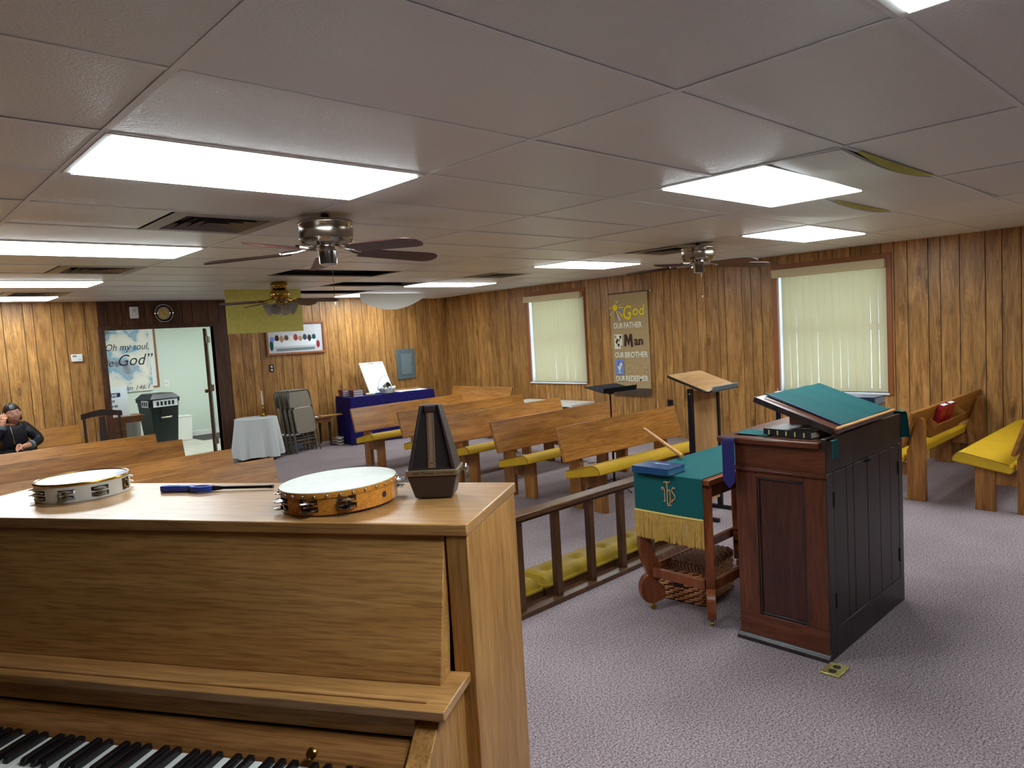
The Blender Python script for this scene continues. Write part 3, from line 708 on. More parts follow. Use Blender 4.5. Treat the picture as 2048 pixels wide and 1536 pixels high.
# door side (faces -y): black frame, apron and plank doors
B('corner_stile', 'ebony_paint', (.0005, -.002, 0), (.072, .02, .845), p, .002); B('corner_stile', 'ebony_paint', (.885, -.002, 0), (PX, .02, .845), p, .002)
B('apron', 'ebony_paint', (.0005, -.002, .846), (PX, .02, 1.0), p, .003)
B('plinth', 'ebony_paint', (.072, -.002, 0), (.885, .02, .135), p, .002)
pk = [(.075, .215), (.219, .294), (.300, .462), (.468, .62), (.624, .76), (.764, .882)]
for k, grp in enumerate((pk[:3], pk[3:])):
    dr = MB().box((grp[0][0], .006, .138), (grp[-1][1], .018, .842)).build('door', 'ebony_paint', p)
    for a, b_ in grp: MB().box((a, -.001, .138), (b_, .006, .842)).build('plank', 'door_plank_paint', dr, bevel=.0015)
    hx = .074 if k == 0 else .878
    for z in (.26, .72): MB().box((hx-.004, -.006, z-.035), (hx+.008, .0, z+.035)).build('hinge', 'black_metal', dr, bevel=.001)
    if k == 0: MB().box((.440, -.009, .825), (.486, -.001, .838)).ball((.463, -.012, .832), .006, 10).build('catch', 'black_metal', dr, True)
# top slab
B('top_slab', 'mahogany_across', (-.025, .02, .957), (PX+.03, .51, .985), p, .006)
# wedge supports and book board
sl = math.atan2(.137, .38)
for x in (.42, .70): MB().prism([(.04, .985), (.355, .985), (.355, 1.118), (.04, 1.005)], 'x', x, x+.02).build('wedge', 'mahogany', p)
bd = MB().box((0, 0, 0), (.70, .405, .022)).build('book_board', 'mahogany_across', p, bevel=.005, loc=(.068, -.02, 1.012), rot=(sl, 0, 0))
B('book_stop', 'stick_wood', (0, -.004, .022), (.70, .012, .032), bd, .003)
B('edge_strip', 'ebony_paint', (-.004, .012, -.004), (-.0005, .405, .022), bd)
# things on the pulpit
cl = thing('pulpit_cloth', 'teal cloth spread over the slanted pulpit book board', 'cloth', (3.138, 1.29, 1.012), rot=(sl, 0, 0))
MB().sheet(lambda u, v: (.085+.60*u, .02+.375*v, .0265+.004*math.sin(9*u+3*v)*(1-v)*u+.0015*math.sin(20*u)), 40, 26, (0, 0, 1), .002).build('cloth', 'teal_cloth', cl, True)
MB().tube([(.085, .02+.375*k/12, .026+.0006*k % 2) for k in range(13)], .0032, 6).build('cloth_hem', 'navy_ribbon', cl, True)
# cloth ends that hang over the right and left edges
o = MB().sheet(lambda u, v: (3.995+.055*min(1, v*3)+.012*math.sin(5*u)*v, 1.30+.10*u-.02*v, 1.008-.145*max(0, v-.25)*1.33+.004*math.sin(7*u)), 10, 14, (-1, 0, 0), .003).build('hanging_cloth', 'teal_cloth', None, True)
tag(o, 'teal cloth end hanging over the far side of the pulpit top', 'cloth')
o = MB().sheet(lambda u, v: (3.078+.058*u, 1.280+.045*(1-min(1, v*2.4))+.002*math.sin(6*u), .995-.085*max(0, v-.4)*1.6), 6, 12, (0, -1, 0), .002).build('cloth_tab', 'teal_cloth', None, True)
tag(o, 'small teal cloth tab hanging over the near corner of the pulpit', 'cloth')
o = MB().sheet(lambda u, v: (3.12+.16*u, 1.60+.17*v, .987+.006*abs(math.sin(5*u+2*v))), 14, 10, (0, 0, 1), .0015).build('folded_cloth', 'teal_cloth', None, True)
tag(o, 'folded teal cloth beside the black bible on the pulpit top', 'cloth')
o = MB().sheet(lambda u, v: (3.035-.012*min(1, v*8), 1.715+.064*u+(.030*(1-2*u) if v > .99 else 0)*0+(.03*(.5-u)*2*max(0, v-.86)/.14), .9875-.245*max(0, v-.08)/.92), 4, 24, (1, 0, 0), .001).build('ribbon_marker', 'navy_ribbon', None, True)
tag(o, 'navy pointed ribbon hanging down in front of the pulpit end', 'ribbon')
bb = book('bible', 'black leather bible lying on the near end of the pulpit top', (.185, .245, .033), 'black_leather', 'page_cream', TR((3.128, 1.395, .9855)) @ RX(math.radians(-8), 4, 'Z'))
for k in range(5): MB().box((-.0045, .03+.045*k, .006), (-.0015, .036+.045*k, .027)).build('spine_mark', 'gold_print', bb)
words('lettering', 'Holy Bible', .022, 'silver_print', bb, (.075, .10, .0332), (0, 0, math.radians(-90)), .0002, align='CENTER')
g2 = 'books lying on the far end of the pulpit top'
book('hymn_book', 'navy hardback lying on the far end of the pulpit top, uppermost of the stack', (.135, .205, .042), 'navy_cover', 'grey_pages', TR((3.862, 1.385, 1.0535)) @ RX(math.radians(-3), 4, 'Z'), group=g2)
book('hymn_book', 'dark book in the middle of the stack on the far end of the pulpit', (.125, .19, .030), 'black_leather', 'white_paper', TR((3.866, 1.392, 1.0225)) @ RX(math.radians(3), 4, 'Z'), group=g2)
book('hymn_book', 'black book at the bottom of the stack on the far end of the pulpit', (.135, .205, .036), 'black_leather', 'page_cream', TR((3.862, 1.385, .9858)) @ RX(math.radians(-2), 4, 'Z'), group=g2)
mk = thing('marker_pen', 'red marker lying on the far corner of the pulpit top', 'pen', (3.90, 1.345, 1.0), rot=(0, 0, math.radians(35)))
mk.location = (3.87, 1.345, .9945)
MB().cyl((0, 0, 0), (.085, 0, 0), .0085, 12).build('barrel', 'red_dark', mk, True); MB().cyl((.085, 0, 0), (.125, 0, 0), .0092, 12).build('cap', 'white_paint', mk, True)
# ================================================================== COMMUNION TABLE
ct = thing('communion_table', 'small dark wooden table with scrolled diagonal legs between pulpit and rail', 'table', (3.03, 1.86, 0))
TX, TY = 1.02, .46
B('table_top', 'table_wood', (0, 0, .735), (TX, TY, .765), ct, .005)
ap = MB(); ap.box((.06, .05, .655), (TX-.06, .068, .735)).box((.06, TY-.068, .655), (TX-.06, TY-.05, .735)).box((.06, .068, .655), (.078, TY-.068, .735)).box((TX-.078, .068, .655), (TX-.06, TY-.068, .735))
ap.build('apron', 'table_wood', ct, bevel=.002)
# S-shaped leg, profile in the (d, z) plane: d = outwards along the diagonal
oc = [(-.02, .735), (.035, .735), (.042, .62), (.056, .52), (.070, .43), (.072, .35), (.060, .28), (.040, .225), (.030, .20), (.055, .185), (.074, .150), (.076, .105), (.062, .065), (.040, .045), (.0, .040)]
ic = [(-.045, .055), (-.062, .085), (-.060, .12), (-.038, .145), (-.012, .15), (-.040, .17), (-.050, .215), (-.040, .235), (-.058, .245), (-.035, .26), (-.010, .31), (.004, .38), (.004, .45), (-.006, .54), (-.016, .63)]
prof = oc+ic
for sx, sy in ((-1, -1), (-1, 1), (1, -1), (1, 1)):
    cx, cy = (.062 if sx < 0 else TX-.062), (.052 if sy < 0 else TY-.052)
    M = TR((cx, cy, 0)) @ RX(math.atan2(sy*.62, sx), 4, 'Z')
    # extruded leg, split in quads for a clean concave outline
    mb = MB(); h = .022; n = len(oc); icr = ic[::-1]
    import bisect
    m_ = len(prof); vs = [(d_, -h, z) for d_, z in prof]+[(d_, h, z) for d_, z in prof]
    mb.add(vs, [(i, (i+1) % m_, m_+(i+1) % m_, m_+i) for i in range(m_)]+[tuple(range(m_-1, -1, -1)), tuple(range(m_, 2*m_))], M)
    lg = mb.build('leg', 'table_wood', ct, bevel=.002)
    cs = MB().lathe([(.006, .018), (.008, .042)], 8, M).cyl(M @ Vector((.0, -.008, .0135)), M @ Vector((.0, .008, .0135)), .0135, 12)
    cs.build('caster', 'brass', lg, True)
zs = .19
B('stretcher', 'table_wood', (.035, .07, zs), (.06, TY-.07, zs+.05), ct, .003); B('stretcher', 'table_wood', (TX-.06, .07, zs), (TX-.035, TY-.07, zs+.05), ct, .003)
B('stretcher', 'table_wood', (.075, .025, zs), (TX-.075, .05, zs+.05), ct, .003); B('stretcher', 'table_wood', (.075, TY-.05, zs), (TX-.075, TY-.025, zs+.05), ct, .003)
# teal runner with fringe and embroidered letters on the hanging end
tc = thing('table_runner', 'teal altar cloth with gold fringe and embroidered IHS letters on the communion table', 'cloth', (3.03, 1.86, 0))
Y0, Y1 = .035, .45
def run(u, v):
    s = v*1.29; y = Y0+(Y1-Y0)*u
    if s < .22: return (-.006-.006*math.sin(3*u), y, .555+s)          # hanging part
    return (-.006+(s-.22), y, .7685+.0012*math.sin(14*s+5*u)) if s-.22 > .01 else (-.004+(s-.22), y, .766+(s-.22)*.25)
def run2(u, v):
    y = Y0+(Y1-Y0)*u; s = v*1.25
    if s < .205: return (-.0075-.004*math.sin(4*u)*(1-s/.205), y, .5605+s)
    q = s-.205
    if q < .012: return (-.0075+q*.5, y, .7655+q*.3)
    return (-.0015+(q-.012), y, .7691)
MB().sheet(run2, 16, 60, (0, 0, 1), .0015).build('cloth', 'teal_cloth', tc, True)
MB().sheet(lambda u, v: (TX+.005, Y0+(Y1-Y0)*u, .7691-.2*v), 4, 4, (1, 0, 0), .0015).build('far_hanging_end', 'teal_cloth', tc)
# gold braid and fringe strands
MB().tube([(-.010-.004*math.sin(4*u/30), Y0+(Y1-Y0)*u/30, .5605+.0015*(u % 2)) for u in range(31)], .006, 8).build('gold_braid', 'gold_trim', tc, True)
fr = MB()
for k in range(230):
    y = Y0+(Y1-Y0)*(k+.5)/230; a = random.uniform(-.006, .006)
    fr.tube([(-.011+random.uniform(-.003, .003), y, .560), (-.012+random.uniform(-.004, .004), y+a*.4, .51), (-.011+random.uniform(-.006, .006), y+a, .420+random.uniform(-.007, .004))], .0019, 4)
o = fr.build('fringe', 'gold_thread', tc, True); o['kind'] = 'stuff'
# embroidered monogram: ribbons of the letters I H S drawn as strokes (y runs right to left as seen)
cy, cz = .235, .667
def stroke(pts, w_):
    mb = MB()
    mb.tube([(-.0125, cy-px_, cz+pz_) for px_, pz_ in pts], w_, 6, flat=1); return mb
def curve(pts, n=6):
    out = []
    for i in range(len(pts)-1):
        p_ = [Vector((*pts[max(0, i-1)], 0)), Vector((*pts[i], 0)), Vector((*pts[i+1], 0)), Vector((*pts[min(len(pts)-1, i+2)], 0))]
        for k in range(n):
            t_ = k/n; v = .5*((2*p_[1])+(-p_[0]+p_[2])*t_+(2*p_[0]-5*p_[1]+4*p_[2]-p_[3])*t_*t_+(-p_[0]+3*p_[1]-3*p_[2]+p_[3])*t_**3); out.append((v.x, v.y))
    out.append(pts[-1]); return out
strokes = [([(-.030, .022), (-.036, .030), (-.030, .036), (-.020, .026), (-.018, .005), (-.018, -.030), (-.026, -.036), (-.014, -.036)], .0028),
           ([(-.022, .062), (-.008, .066), (-.002, .05), (-.002, .0), (-.002, -.048), (.006, -.058)], .0034),
           ([(-.012, .066), (.006, .064), (.016, .070)], .0028),
           ([(-.002, .014), (.008, .026), (.014, .018), (.014, -.035), (.008, -.046), (.020, -.056)], .003),
           ([(.044, .036), (.034, .040), (.026, .030), (.028, .016), (.040, .004), (.043, -.010), (.036, -.022), (.026, -.026), (.024, -.038)], .003)]
for pts, w_ in strokes: stroke(curve(pts), w_).build('embroidered_letter', 'embroidery', tc, True)
# blue book
b1 = book('blue_book', 'thick blue hardback book on the teal cloth of the communion table', (.16, .225, .036), 'blue_cover', 'blue_pages', TR((3.10, 2.055, .771)) @ RX(math.radians(0), 4, 'Z'))
b1.matrix_world = TR((2.975, 2.075, .7715)) @ RX(math.radians(-3), 4, 'Z') @ Matrix(((0, 1, 0, 0), (1, 0, 0, 0), (0, 0, 1, 0), (0, 0, 0, 1)))
b1.matrix_world = TR((2.985, 2.065, .7715)) @ RX(math.radians(0), 4, 'Z')
words('lettering', 'Hymnal', .03, 'silver_print', b1, (.10, .115, .0362), (0, 0, math.radians(-90)), .0002, align='CENTER', shear=.2)
# stick lying across
st = MB().tube([(3.40, 2.25, .79), (3.62, 2.53, .815), (3.86, 2.84, .845)], .011, 12).build('wooden_stick', 'stick_wood', None, True)
tag(st, 'light wooden stick sticking out over the communion table edge', 'stick')
# wicker basket under the table
bk = thing('wicker_basket', 'lidded brown wicker basket on the carpet under the communion table', 'basket', (3.275, 2.075, 0), math.radians(4))
bk_w, bk_d, bk_h = .36, .27, .235
MB().box((.008, .008, .005), (bk_w-.008, bk_d-.008, bk_h-.045)).build('liner', 'wicker_dark', bk)
wv = MB(); rows = 13
for r_ in range(rows):
    z = .012+(bk_h-.055)*r_/(rows-1)
    for side in range(4):
        Ls = (bk_w, bk_d)[side % 2]; n = int(Ls/.03)
        for k in range(n+1):
            if (k+r_) % 2: continue
            a = max(0, k/n*Ls-.020); b_ = min(Ls, k/n*Ls+.032)
            if side == 3 and .09 < (a+b_)/2 < .18 and .085 < z < .16: continue
            pa = [(a, 0), (bk_w, a), (bk_w-a, bk_d), (0, bk_d-a)][side]; pb = [(b_, 0), (bk_w, b_), (bk_w-b_, bk_d), (0, bk_d-b_)][side]
            nx, ny = [(0, -1), (1, 0), (0, 1), (-1, 0)][side]
            mid = ((pa[0]+pb[0])/2+nx*.008, (pa[1]+pb[1])/2+ny*.008, z+.002)
            wv.tube([(pa[0], pa[1], z-.004), mid, (pb[0], pb[1], z+.004)], .0062, 5)
wv.build('woven_sides', 'wicker', bk, True)['kind'] = 'stuff'
lv = MB()
lv.box((-.008, -.008, bk_h-.045), (bk_w+.008, bk_d+.008, bk_h-.012)); lv.build('lid', 'wicker_dark', bk, bevel=.006)
lw = MB()
for r_ in range(16):
    x = bk_w*(r_+.5)/16
    for k in range(9):
        y = bk_d*(k+.5*(r_ % 2)+.2)/9
        lw.tube([(x, y-.022, bk_h-.014), (x+.002, y, bk_h-.003), (x, y+.022, bk_h-.014)], .0075, 5)
    if r_ % 2 == 0: lw.tube([(x, -.012, bk_h-.04), (x, -.014, bk_h-.026), (x, -.010, bk_h-.012)], .008, 5)
for k in range(13):
    y = bk_d*(k+.5)/13; lw.tube([(-.012, y, bk_h-.045), (-.015, y+.008, bk_h-.028), (-.010, y+.012, bk_h-.012)], .008, 5)
lw.build('woven_lid_top', 'wicker_dark', bk, True)['kind'] = 'stuff'
B('handle_hole', 'plenum', (-.004, .10, .09), (.006, .17, .15), bk)
# floor outlet
fo = thing('floor_outlet', 'brass floor outlet plate with two black sockets in the carpet', 'outlet', (2.95, 1.225, 0), math.radians(0))
B('plate', 'brass_plate', (0, 0, 0), (.115, .082, .009), fo, .003)
for x in (.032, .078):
    s = MB().lathe([(.017, .009), (.017, .0105)], 16, TR((x, .041, 0))).build('socket', 'black_plastic', fo)
    MB().box((x-.006, .034, .0105), (x-.003, .048, .011)).box((x+.003, .034, .0105), (x+.006, .048, .011)).build('slot', 'brass', s)
# ================================================================== LAMINATE LECTERN
le = thing('lectern', 'portable lectern with pale laminate top, panel and black metal posts', 'lectern', (4.955, 3.06, 0))
for x in (-.205, .175): B('post', 'black_metal', (x, -.02, .03), (x+.03, .02, 1.02), le, .003)
B('front_panel', 'lectern_panel_laminate', (-.175, -.008, .10), (.175, .010, 1.0), le)
for x in (-.205, .175): B('foot', 'black_metal', (x, -.21, 0), (x+.03, .21, .03), le, .004)
ls = math.atan2(.115, .33)
lt = MB().prism(rrect(-.24, -.185, .24, .175, .03), 'z', 0, .018).build('slanted_top', 'lectern_laminate', le, loc=(0, .01, 1.055), rot=(ls, 0, 0))
MB().tube([(x, y, .009) for x, y in rrect(-.242, -.187, .242, .177, .03)], .010, 8, closed=True).build('edge_band', 'black_plastic', lt, True)
B('lip', 'panel_grey', (-.165, -.196, .0), (.20, -.186, .046), lt, .002)
for z in (.45, .98): MB().ball((-.207, -.005, z), .007, 10).build('screw', 'chrome', le, True)
# ================================================================== MUSIC STAND
mst = thing('music_stand', 'black music stand with a tilted desk in front of the banner', 'music stand', (5.25, 4.24, 0), math.radians(-8))
MB().cyl((0, 0, .03), (0, 0, .62), .011, 12).build('lower_pole', 'black_metal', mst, True); MB().cyl((0, 0, .62), (0, 0, .93), .008, 12).build('upper_pole', 'black_metal', mst, True)
MB().lathe([(.012, .60), (.017, .605), (.017, .635), (.01, .64)], 14).build('clutch', 'chrome', mst, True)
for k in range(3):
    a = k*2*PI/3+.4; MB().tube([(0, 0, .10), (.14*math.cos(a), .14*math.sin(a), .05), (.26*math.cos(a), .26*math.sin(a), .008)], .008, 8).build('leg', 'black_metal', mst, True)
dk = MB().box((-.21, -.14, 0), (.21, .14, .004)).build('desk', 'stand_black', mst, loc=(0, 0, .955), rot=(math.radians(10), 0, 0))
B('lip', 'stand_black', (-.21, -.14, .004), (.21, -.135, .045), dk); MB().box((-.03, -.03, -.05), (.03, .03, 0)).build('tilt_bracket', 'black_metal', dk)
# spectacles left on the nearest pew
sp = thing('spectacles', 'brown spectacles left on the yellow cushion of the nearest pew', 'glasses', (4.50, 3.83, .413), math.radians(-20))
for x in (-.035, .035): MB().tube([(x+.026*math.cos(2*PI*k/14), -.0, .004+.0) if 0 else (x+.026*math.cos(2*PI*k/14), .018*math.sin(2*PI*k/14), .004) for k in range(14)], .0025, 6, closed=True).build('rim', 'felt_brown', sp, True)
MB().tube([(-.009, 0, .005), (0, .004, .008), (.009, 0, .005)], .002, 6).build('bridge', 'felt_brown', sp, True)
for x in (-.062, .062): MB().tube([(x, 0, .006), (x+.01, .07, .008), (x+.012, .12, .004)], .002, 6).build('temple', 'felt_brown', sp, True)
# ================================================================== PIANO
PA = math.radians(-58.5); PO = (.882, 1.094, 0)
pn = thing('upright_piano', 'oak upright piano with open keyboard in the foreground', 'piano', PO, PA)
PL = 1.47
B('lid', 'oak_lacquer', (-PL, 0, 1.145), (.0, .385, 1.17), pn, .003)
B('side_board', 'oak_up', (-.048, .004, 0), (-.002, .375, 1.145), pn, .002); B('side_board', 'oak_up', (-PL+.002, .004, 0), (-PL+.048, .375, 1.145), pn, .002)
B('back_frame', 'oak_up', (-PL+.048, .345, 0), (-.048, .375, 1.145), pn)
MB().prism([(-.062, .8635), (-.004, .8635), (.036, 1.1445), (.010, 1.1445)], 'x', -PL+.055, -.0535).build('upper_panel', 'oak_glossy' if 0 else 'oak', pn, bevel=.0015)
B('inner_board', 'plenum', (-PL+.05, .06, .60), (-.05, .075, 1.14), pn)
sh = B('music_shelf', 'oak_lacquer', (-PL+.06, -.155, .8435), (-.0125, .003, .863), pn, .0025)
MB().prism([(-.131, .863), (-.119, .863), (-.119, .866), (-.122, .8685), (-.128, .8685), (-.131, .866)], 'x', -PL+.1, -.056).build('music_ledge', 'oak_lacquer', sh, bevel=.001)
B('shelf_rail', 'oak', (-PL+.08, -.147, .806), (-.075, -.125, .8434), pn, .001)
# fallboard: gently curved, polished
def fb(u, v):
    q = [(-.206, .752), (-.200, .768), (-.186, .782), (-.165, .792), (-.140, .798)]
    k = min(3, int(v*4)); f_ = v*4-k; a, b_ = q[k], q[k+1]
    return (-PL+.085+(PL-.085-.082)*u, a[0]+(b_[0]-a[0])*f_, a[1]+(b_[1]-a[1])*f_)
MB().grid(fb, 2, 4).build('fallboard', 'oak_glossy', pn, True)
for x in (-.262, -1.2): MB().lathe([(.004, -.002), (.004, .010), (.0095, .012), (.011, .018), (.008, .022), (.001, .0225)], 18, TR((x, -.188, .781)) @ RX(math.radians(62), 4, 'X')).build('fallboard_knob', 'brass', pn, True)
# arms and cheek blocks
def arm(x0, x1):
    oc_ = [(.004, .60), (.004, .842), (-.10, .842), (-.125, .838), (-.15, .825), (-.18, .800), (-.21, .775), (-.25, .755), (-.36, .735), (-.39, .72), (-.40, .68), (-.38, .62)]
    MB().prism(oc_, 'x', x0, x1).build('arm', 'oak_up', pn, bevel=.002)
arm(-.075, -.030); arm(-PL+.03, -PL+.075)
B('key_bed', 'oak', (-PL+.075, -.39, .66), (-.075, -.12, .70), pn); B('key_slip', 'oak', (-PL+.075, -.395, .66), (-.075, -.375, .735), pn, .003)
B('lower_panel', 'oak', (-PL+.05, .02, .06), (-.05, .04, .66), pn, .002)
for x in (-PL+.03, -.075): B('leg', 'oak_up', (x, -.37, 0), (x+.045, -.30, .66), pn, .004)
B('key_block', 'oak', (-.105, -.37, .70), (-.076, -.205, .752), pn, .002)
# keys, counted from the right end (last note C): pitch 23.5 mm
WK = .0235; xr = -.108
wkm = MB().box((.0005, -.365, .735), (WK-.0005, -.205, .7635)).mesh('white_key'); wkm.materials.append(MATS['white_key'])
bkm = MB().prism([(-.300, .760), (-.205, .760), (-.205, .776), (-.292, .776), (-.297, .772)], 'x', -.0065, .0065).mesh('black_key'); bkm.materials.append(MATS['black_key'])
for k in range(44): link('white_key', wkm, pn, loc=(xr-WK*(k+1), 0, 0), bevel=.0008, seg=1)
# measured: first black of a pair (C sharp) at x = -.737 and -.574; octave = 7 whites
xc = -.737-.0068          # boundary C|D
for o_ in range(-4, 5):
    for s_, dx in ((0, -.002), (1, .002), (3, -.0025), (4, 0), (5, .0025)):
        x = xc+o_*7*WK+s_*WK+dx
        if -1.14 < x < xr-.012: link('black_key', bkm, pn, loc=(x, 0, 0), bevel=.001, seg=1)
def on_piano(x, y, z=1.17): return TR(PO) @ RX(PA, 4, 'Z') @ TR((x, y, z))
# ---- metronome
me_ = thing('metronome', 'dark pyramid metronome standing on the piano lid', 'metronome'); me_.matrix_world = on_piano(-.156, .241) @ RX(math.radians(10), 4, 'Z') @ Matrix.Diagonal((1, .72, 1, 1))
def frus(mb, w0, d0, z0, w1, d1, z1, sh=0):
    vs = [(-w0, -d0, z0), (w0, -d0, z0), (w0, d0, z0), (-w0, d0, z0), (-w1, -d1+sh, z1), (w1, -d1+sh, z1), (w1, d1+sh*0, z1), (-w1, d1, z1)]
    return mb.add(vs, [(0, 3, 2, 1), (4, 5, 6, 7), (0, 1, 5, 4), (1, 2, 6, 5), (2, 3, 7, 6), (3, 0, 4, 7)])
frus(MB(), .044, .046, .003, .058, .058, .056).build('base', 'metronome_case', me_, bevel=.003)
MB().box((-.061, -.061, .056), (.061, .061, .070)).build('band', 'metronome_band', me_, bevel=.002)
# hollow body: two side walls, back, and recessed front
def W(z): f_ = (z-.070)/.148; return .056-.032*f_
zt = .218
for s_ in (-1, 1):
    MB().add([(s_*W(.07), -.056, .07), (s_*(W(.07)-.008), -.056, .07), (s_*(W(zt)-.006), -.024, zt), (s_*W(zt), -.024, zt), (s_*W(.07), .056, .07), (s_*(W(.07)-.008), .056, .07), (s_*(W(zt)-.006), .024, zt), (s_*W(zt), .024, zt)],
      [(0, 1, 2, 3), (7, 6, 5, 4), (0, 3, 7, 4), (1, 5, 6, 2), (3, 2, 6, 7), (0, 4, 5, 1)] if s_ < 0 else [(3, 2, 1, 0), (4, 5, 6, 7), (4, 7, 3, 0), (2, 6, 5, 1), (7, 6, 2, 3), (1, 5, 4, 0)]).build('side_wall', 'metronome_case', me_, bevel=.0015)
MB().add([(-.048, -.044, .07), (.048, -.044, .07), (W(zt)-.006, -.014, zt), (-W(zt)+.006, -.014, zt), (-.048, .054, .07), (.048, .054, .07), (W(zt)-.006, .022, zt), (-W(zt)+.006, .022, zt)], [(0, 1, 2, 3), (5, 4, 7, 6), (3, 2, 6, 7), (0, 4, 5, 1), (1, 5, 6, 2), (4, 0, 3, 7)]).build('front_recess', 'metronome_inner', me_)
sc_ = MB().add([(-.0085, -.0465, .071), (.0085, -.0465, .071), (.0085, -.021, .205), (-.0085, -.021, .205), (-.0085, -.0435, .071), (.0085, -.0435, .071), (.0085, -.018, .205), (-.0085, -.018, .205)], [(0, 1, 2, 3), (7, 6, 5, 4), (0, 4, 5, 1), (1, 5, 6, 2), (2, 6, 7, 3), (3, 7, 4, 0)]).build('scale_plate', 'metronome_scale', me_)
tk = MB(); sa = math.atan2(.0255, .134)
for k in range(26):
    z = .088+k*.0043; y = -.0465+(z-.071)*.1903-.0003
    for s_ in (-1, 1): tk.box((s_*.0075 if s_ < 0 else .0035, y-.0002, z), (-.0035 if s_ < 0 else .0075, y+.0004, z+.0014))
tk.build('scale_mark', 'metronome_inner', sc_)['kind'] = 'stuff'
MB().tube([(.0055*math.cos(2*PI*k/16), -.0462+.0016, .080+.0055*math.sin(2*PI*k/16)) for k in range(16)], .0007, 5, closed=True).build('emblem', 'metronome_inner', sc_, True)
MB().box((-.012, -.026, .203), (.012, -.012, .2165)).build('pendulum_clip', 'metronome_case', me_, bevel=.001)
MB().box((-.046, -.052, .0702), (.046, -.040, .074)).build('front_ledge', 'metronome_case', me_)
words('lettering', 'Seth Thomas', .0098, 'ink', me_, (-.046, -.0615, .0602), (PI/2, 0, 0), .0002, shear=.3); words('lettering', 'METRONOME', .0055, 'ink', me_, (.012, -.0615, .0608), (PI/2, 0, 0), .0002, space=1.3)
kx = MB().cyl((.058, .0, .062), (.074, .0, .062), .0022, 8); kx.tube([(.0745, 0, .052), (.0745, .007, .058), (.0745, .0, .063), (.0745, -.007, .068), (.0745, 0, .074)], .002, 6)
kx.box((.0735, -.002, .040), (.0755, .002, .072)); kx.build('winding_key', 'nickel', me_, True)
# ---- wooden tambourine
def tambourine(label, cx, cy, R, h, frame, head, jingle_slots, wood_=True, tilt=(0, 0, 0), a_off=0):
    t = thing('tambourine', label, 'tambourine'); t.matrix_world = on_piano(cx, cy) @ TR((0, 0, .0008+R*math.sin(a_off))) @ Matrix.Rotation(-a_off, 4, Vector((-.49, .87, 0)))
    n = 72; zr = [0, .0012, h*.16, h*.42, h*.52, h*.78, h*.999]
    # frame as a ring of blocks with slots left open
    mb = MB(); th = .008
    def block(a0, a1, z0, z1):
        k = max(1, int((a1-a0)/(2*PI)*n)); vs = []; 
        for i in range(k+1):
            a = a0+(a1-a0)*i/k; c, s_ = math.cos(a), math.sin(a)
            vs += [((R)*c, R*s_, z0), (R*c, R*s_, z1), ((R-th)*c, (R-th)*s_, z1), ((R-th)*c, (R-th)*s_, z0)]
        fs = []
        for i in range(k):
            for j in range(4): fs.append((i*4+j, i*4+(j+1) % 4, i*4+4+(j+1) % 4, i*4+4+j))
        fs = [f_[::-1] for f_ in fs]; fs += [(0, 1, 2, 3), (k*4+3, k*4+2, k*4+1, k*4)]
        mb.add(vs, fs)
    zA, zB, zC, zD = h*.14, h*.40, h*.47, h*.72
    block(0, 2*PI, 0, zA); block(0, 2*PI, zD, h)
    sl_ = sorted(jingle_slots); hw = .038/R/2*1.15
    for i, a in enumerate(sl_):
        nx = sl_[(i+1) % len(sl_)]+(2*PI if i == len(sl_)-1 else 0)
        block(a+hw, nx-hw, zA, zD)
    for a in sl_: block(a-hw, a+hw, zB, zC)
    mb.build('frame', frame, t, False)
    return t, sl_, (zA, zB, zC, zD)
def jingle(t, R, a, z, r, proud):
    M = RX(a, 4, 'Z') @ TR((R-.004+proud, 0, z))
    p = [(.002, .001), (.006, .003), (.009, .0018), (r*.8, .0014), (r, .0), (r, -.0006), (r*.8, .0004), (.009, .0008), (.002, .0)]
    MB().lathe(p[::-1], 20, M @ TR((0, 0, .0012)), caps=False).lathe([(q, -zz) for q, zz in p], 20, M @ TR((0, 0, -.0012)), caps=False).cyl(M @ Vector((0, 0, -.007)), M @ Vector((0, 0, .007)), .0008, 5).build('jingle', 'chrome', t, True)
R1, h1 = .134, .050
aw = [math.radians(q) for q in (-168, -128, -91, -55, 34, 76, 120, 158)]
t1, sl1, zz = tambourine('wooden tambourine with a white skin head and studded rim on the piano', -.372, .172, R1, h1, 'tambourine_wood', 'drum_skin', aw, a_off=math.radians(1.8))
MB().lathe([(R1-.001, h1*.74), (R1+.0012, h1*.74), (R1+.0014, h1*.95), (R1+.0004, h1+.0008), (R1-.004, h1+.0014), (.001, h1+.0012)], 72, caps=False).build('drum_head', 'drum_skin', t1, True)
MB().lathe([(R1+.0008, h1*.74), (R1+.0016, h1*.745), (R1+.0018, h1*.93), (R1+.001, h1*.985)], 72, caps=False).build('skin_band', 'tambourine_wood', t1, True)
for k in range(30):
    a = 2*PI*k/30; MB().ball(((R1+.002)*math.cos(a), (R1+.002)*math.sin(a), h1*.855), .0034, 8).build('rim_stud', 'chrome', t1, True)
for a in sl1:
    for z in (h1*.27, h1*.595): jingle(t1, R1, a, z, .0190, .0075)
hk = RX(math.radians(-14), 4, 'Z') @ TR((R1+.0004, 0, h1*.40)) @ RX(PI/2, 4, 'Y')
MB().lathe([(.0068, -.0005), (.0068, .0006), (.001, .0007)], 18, hk).build('thumb_hole', 'felt_brown', t1)
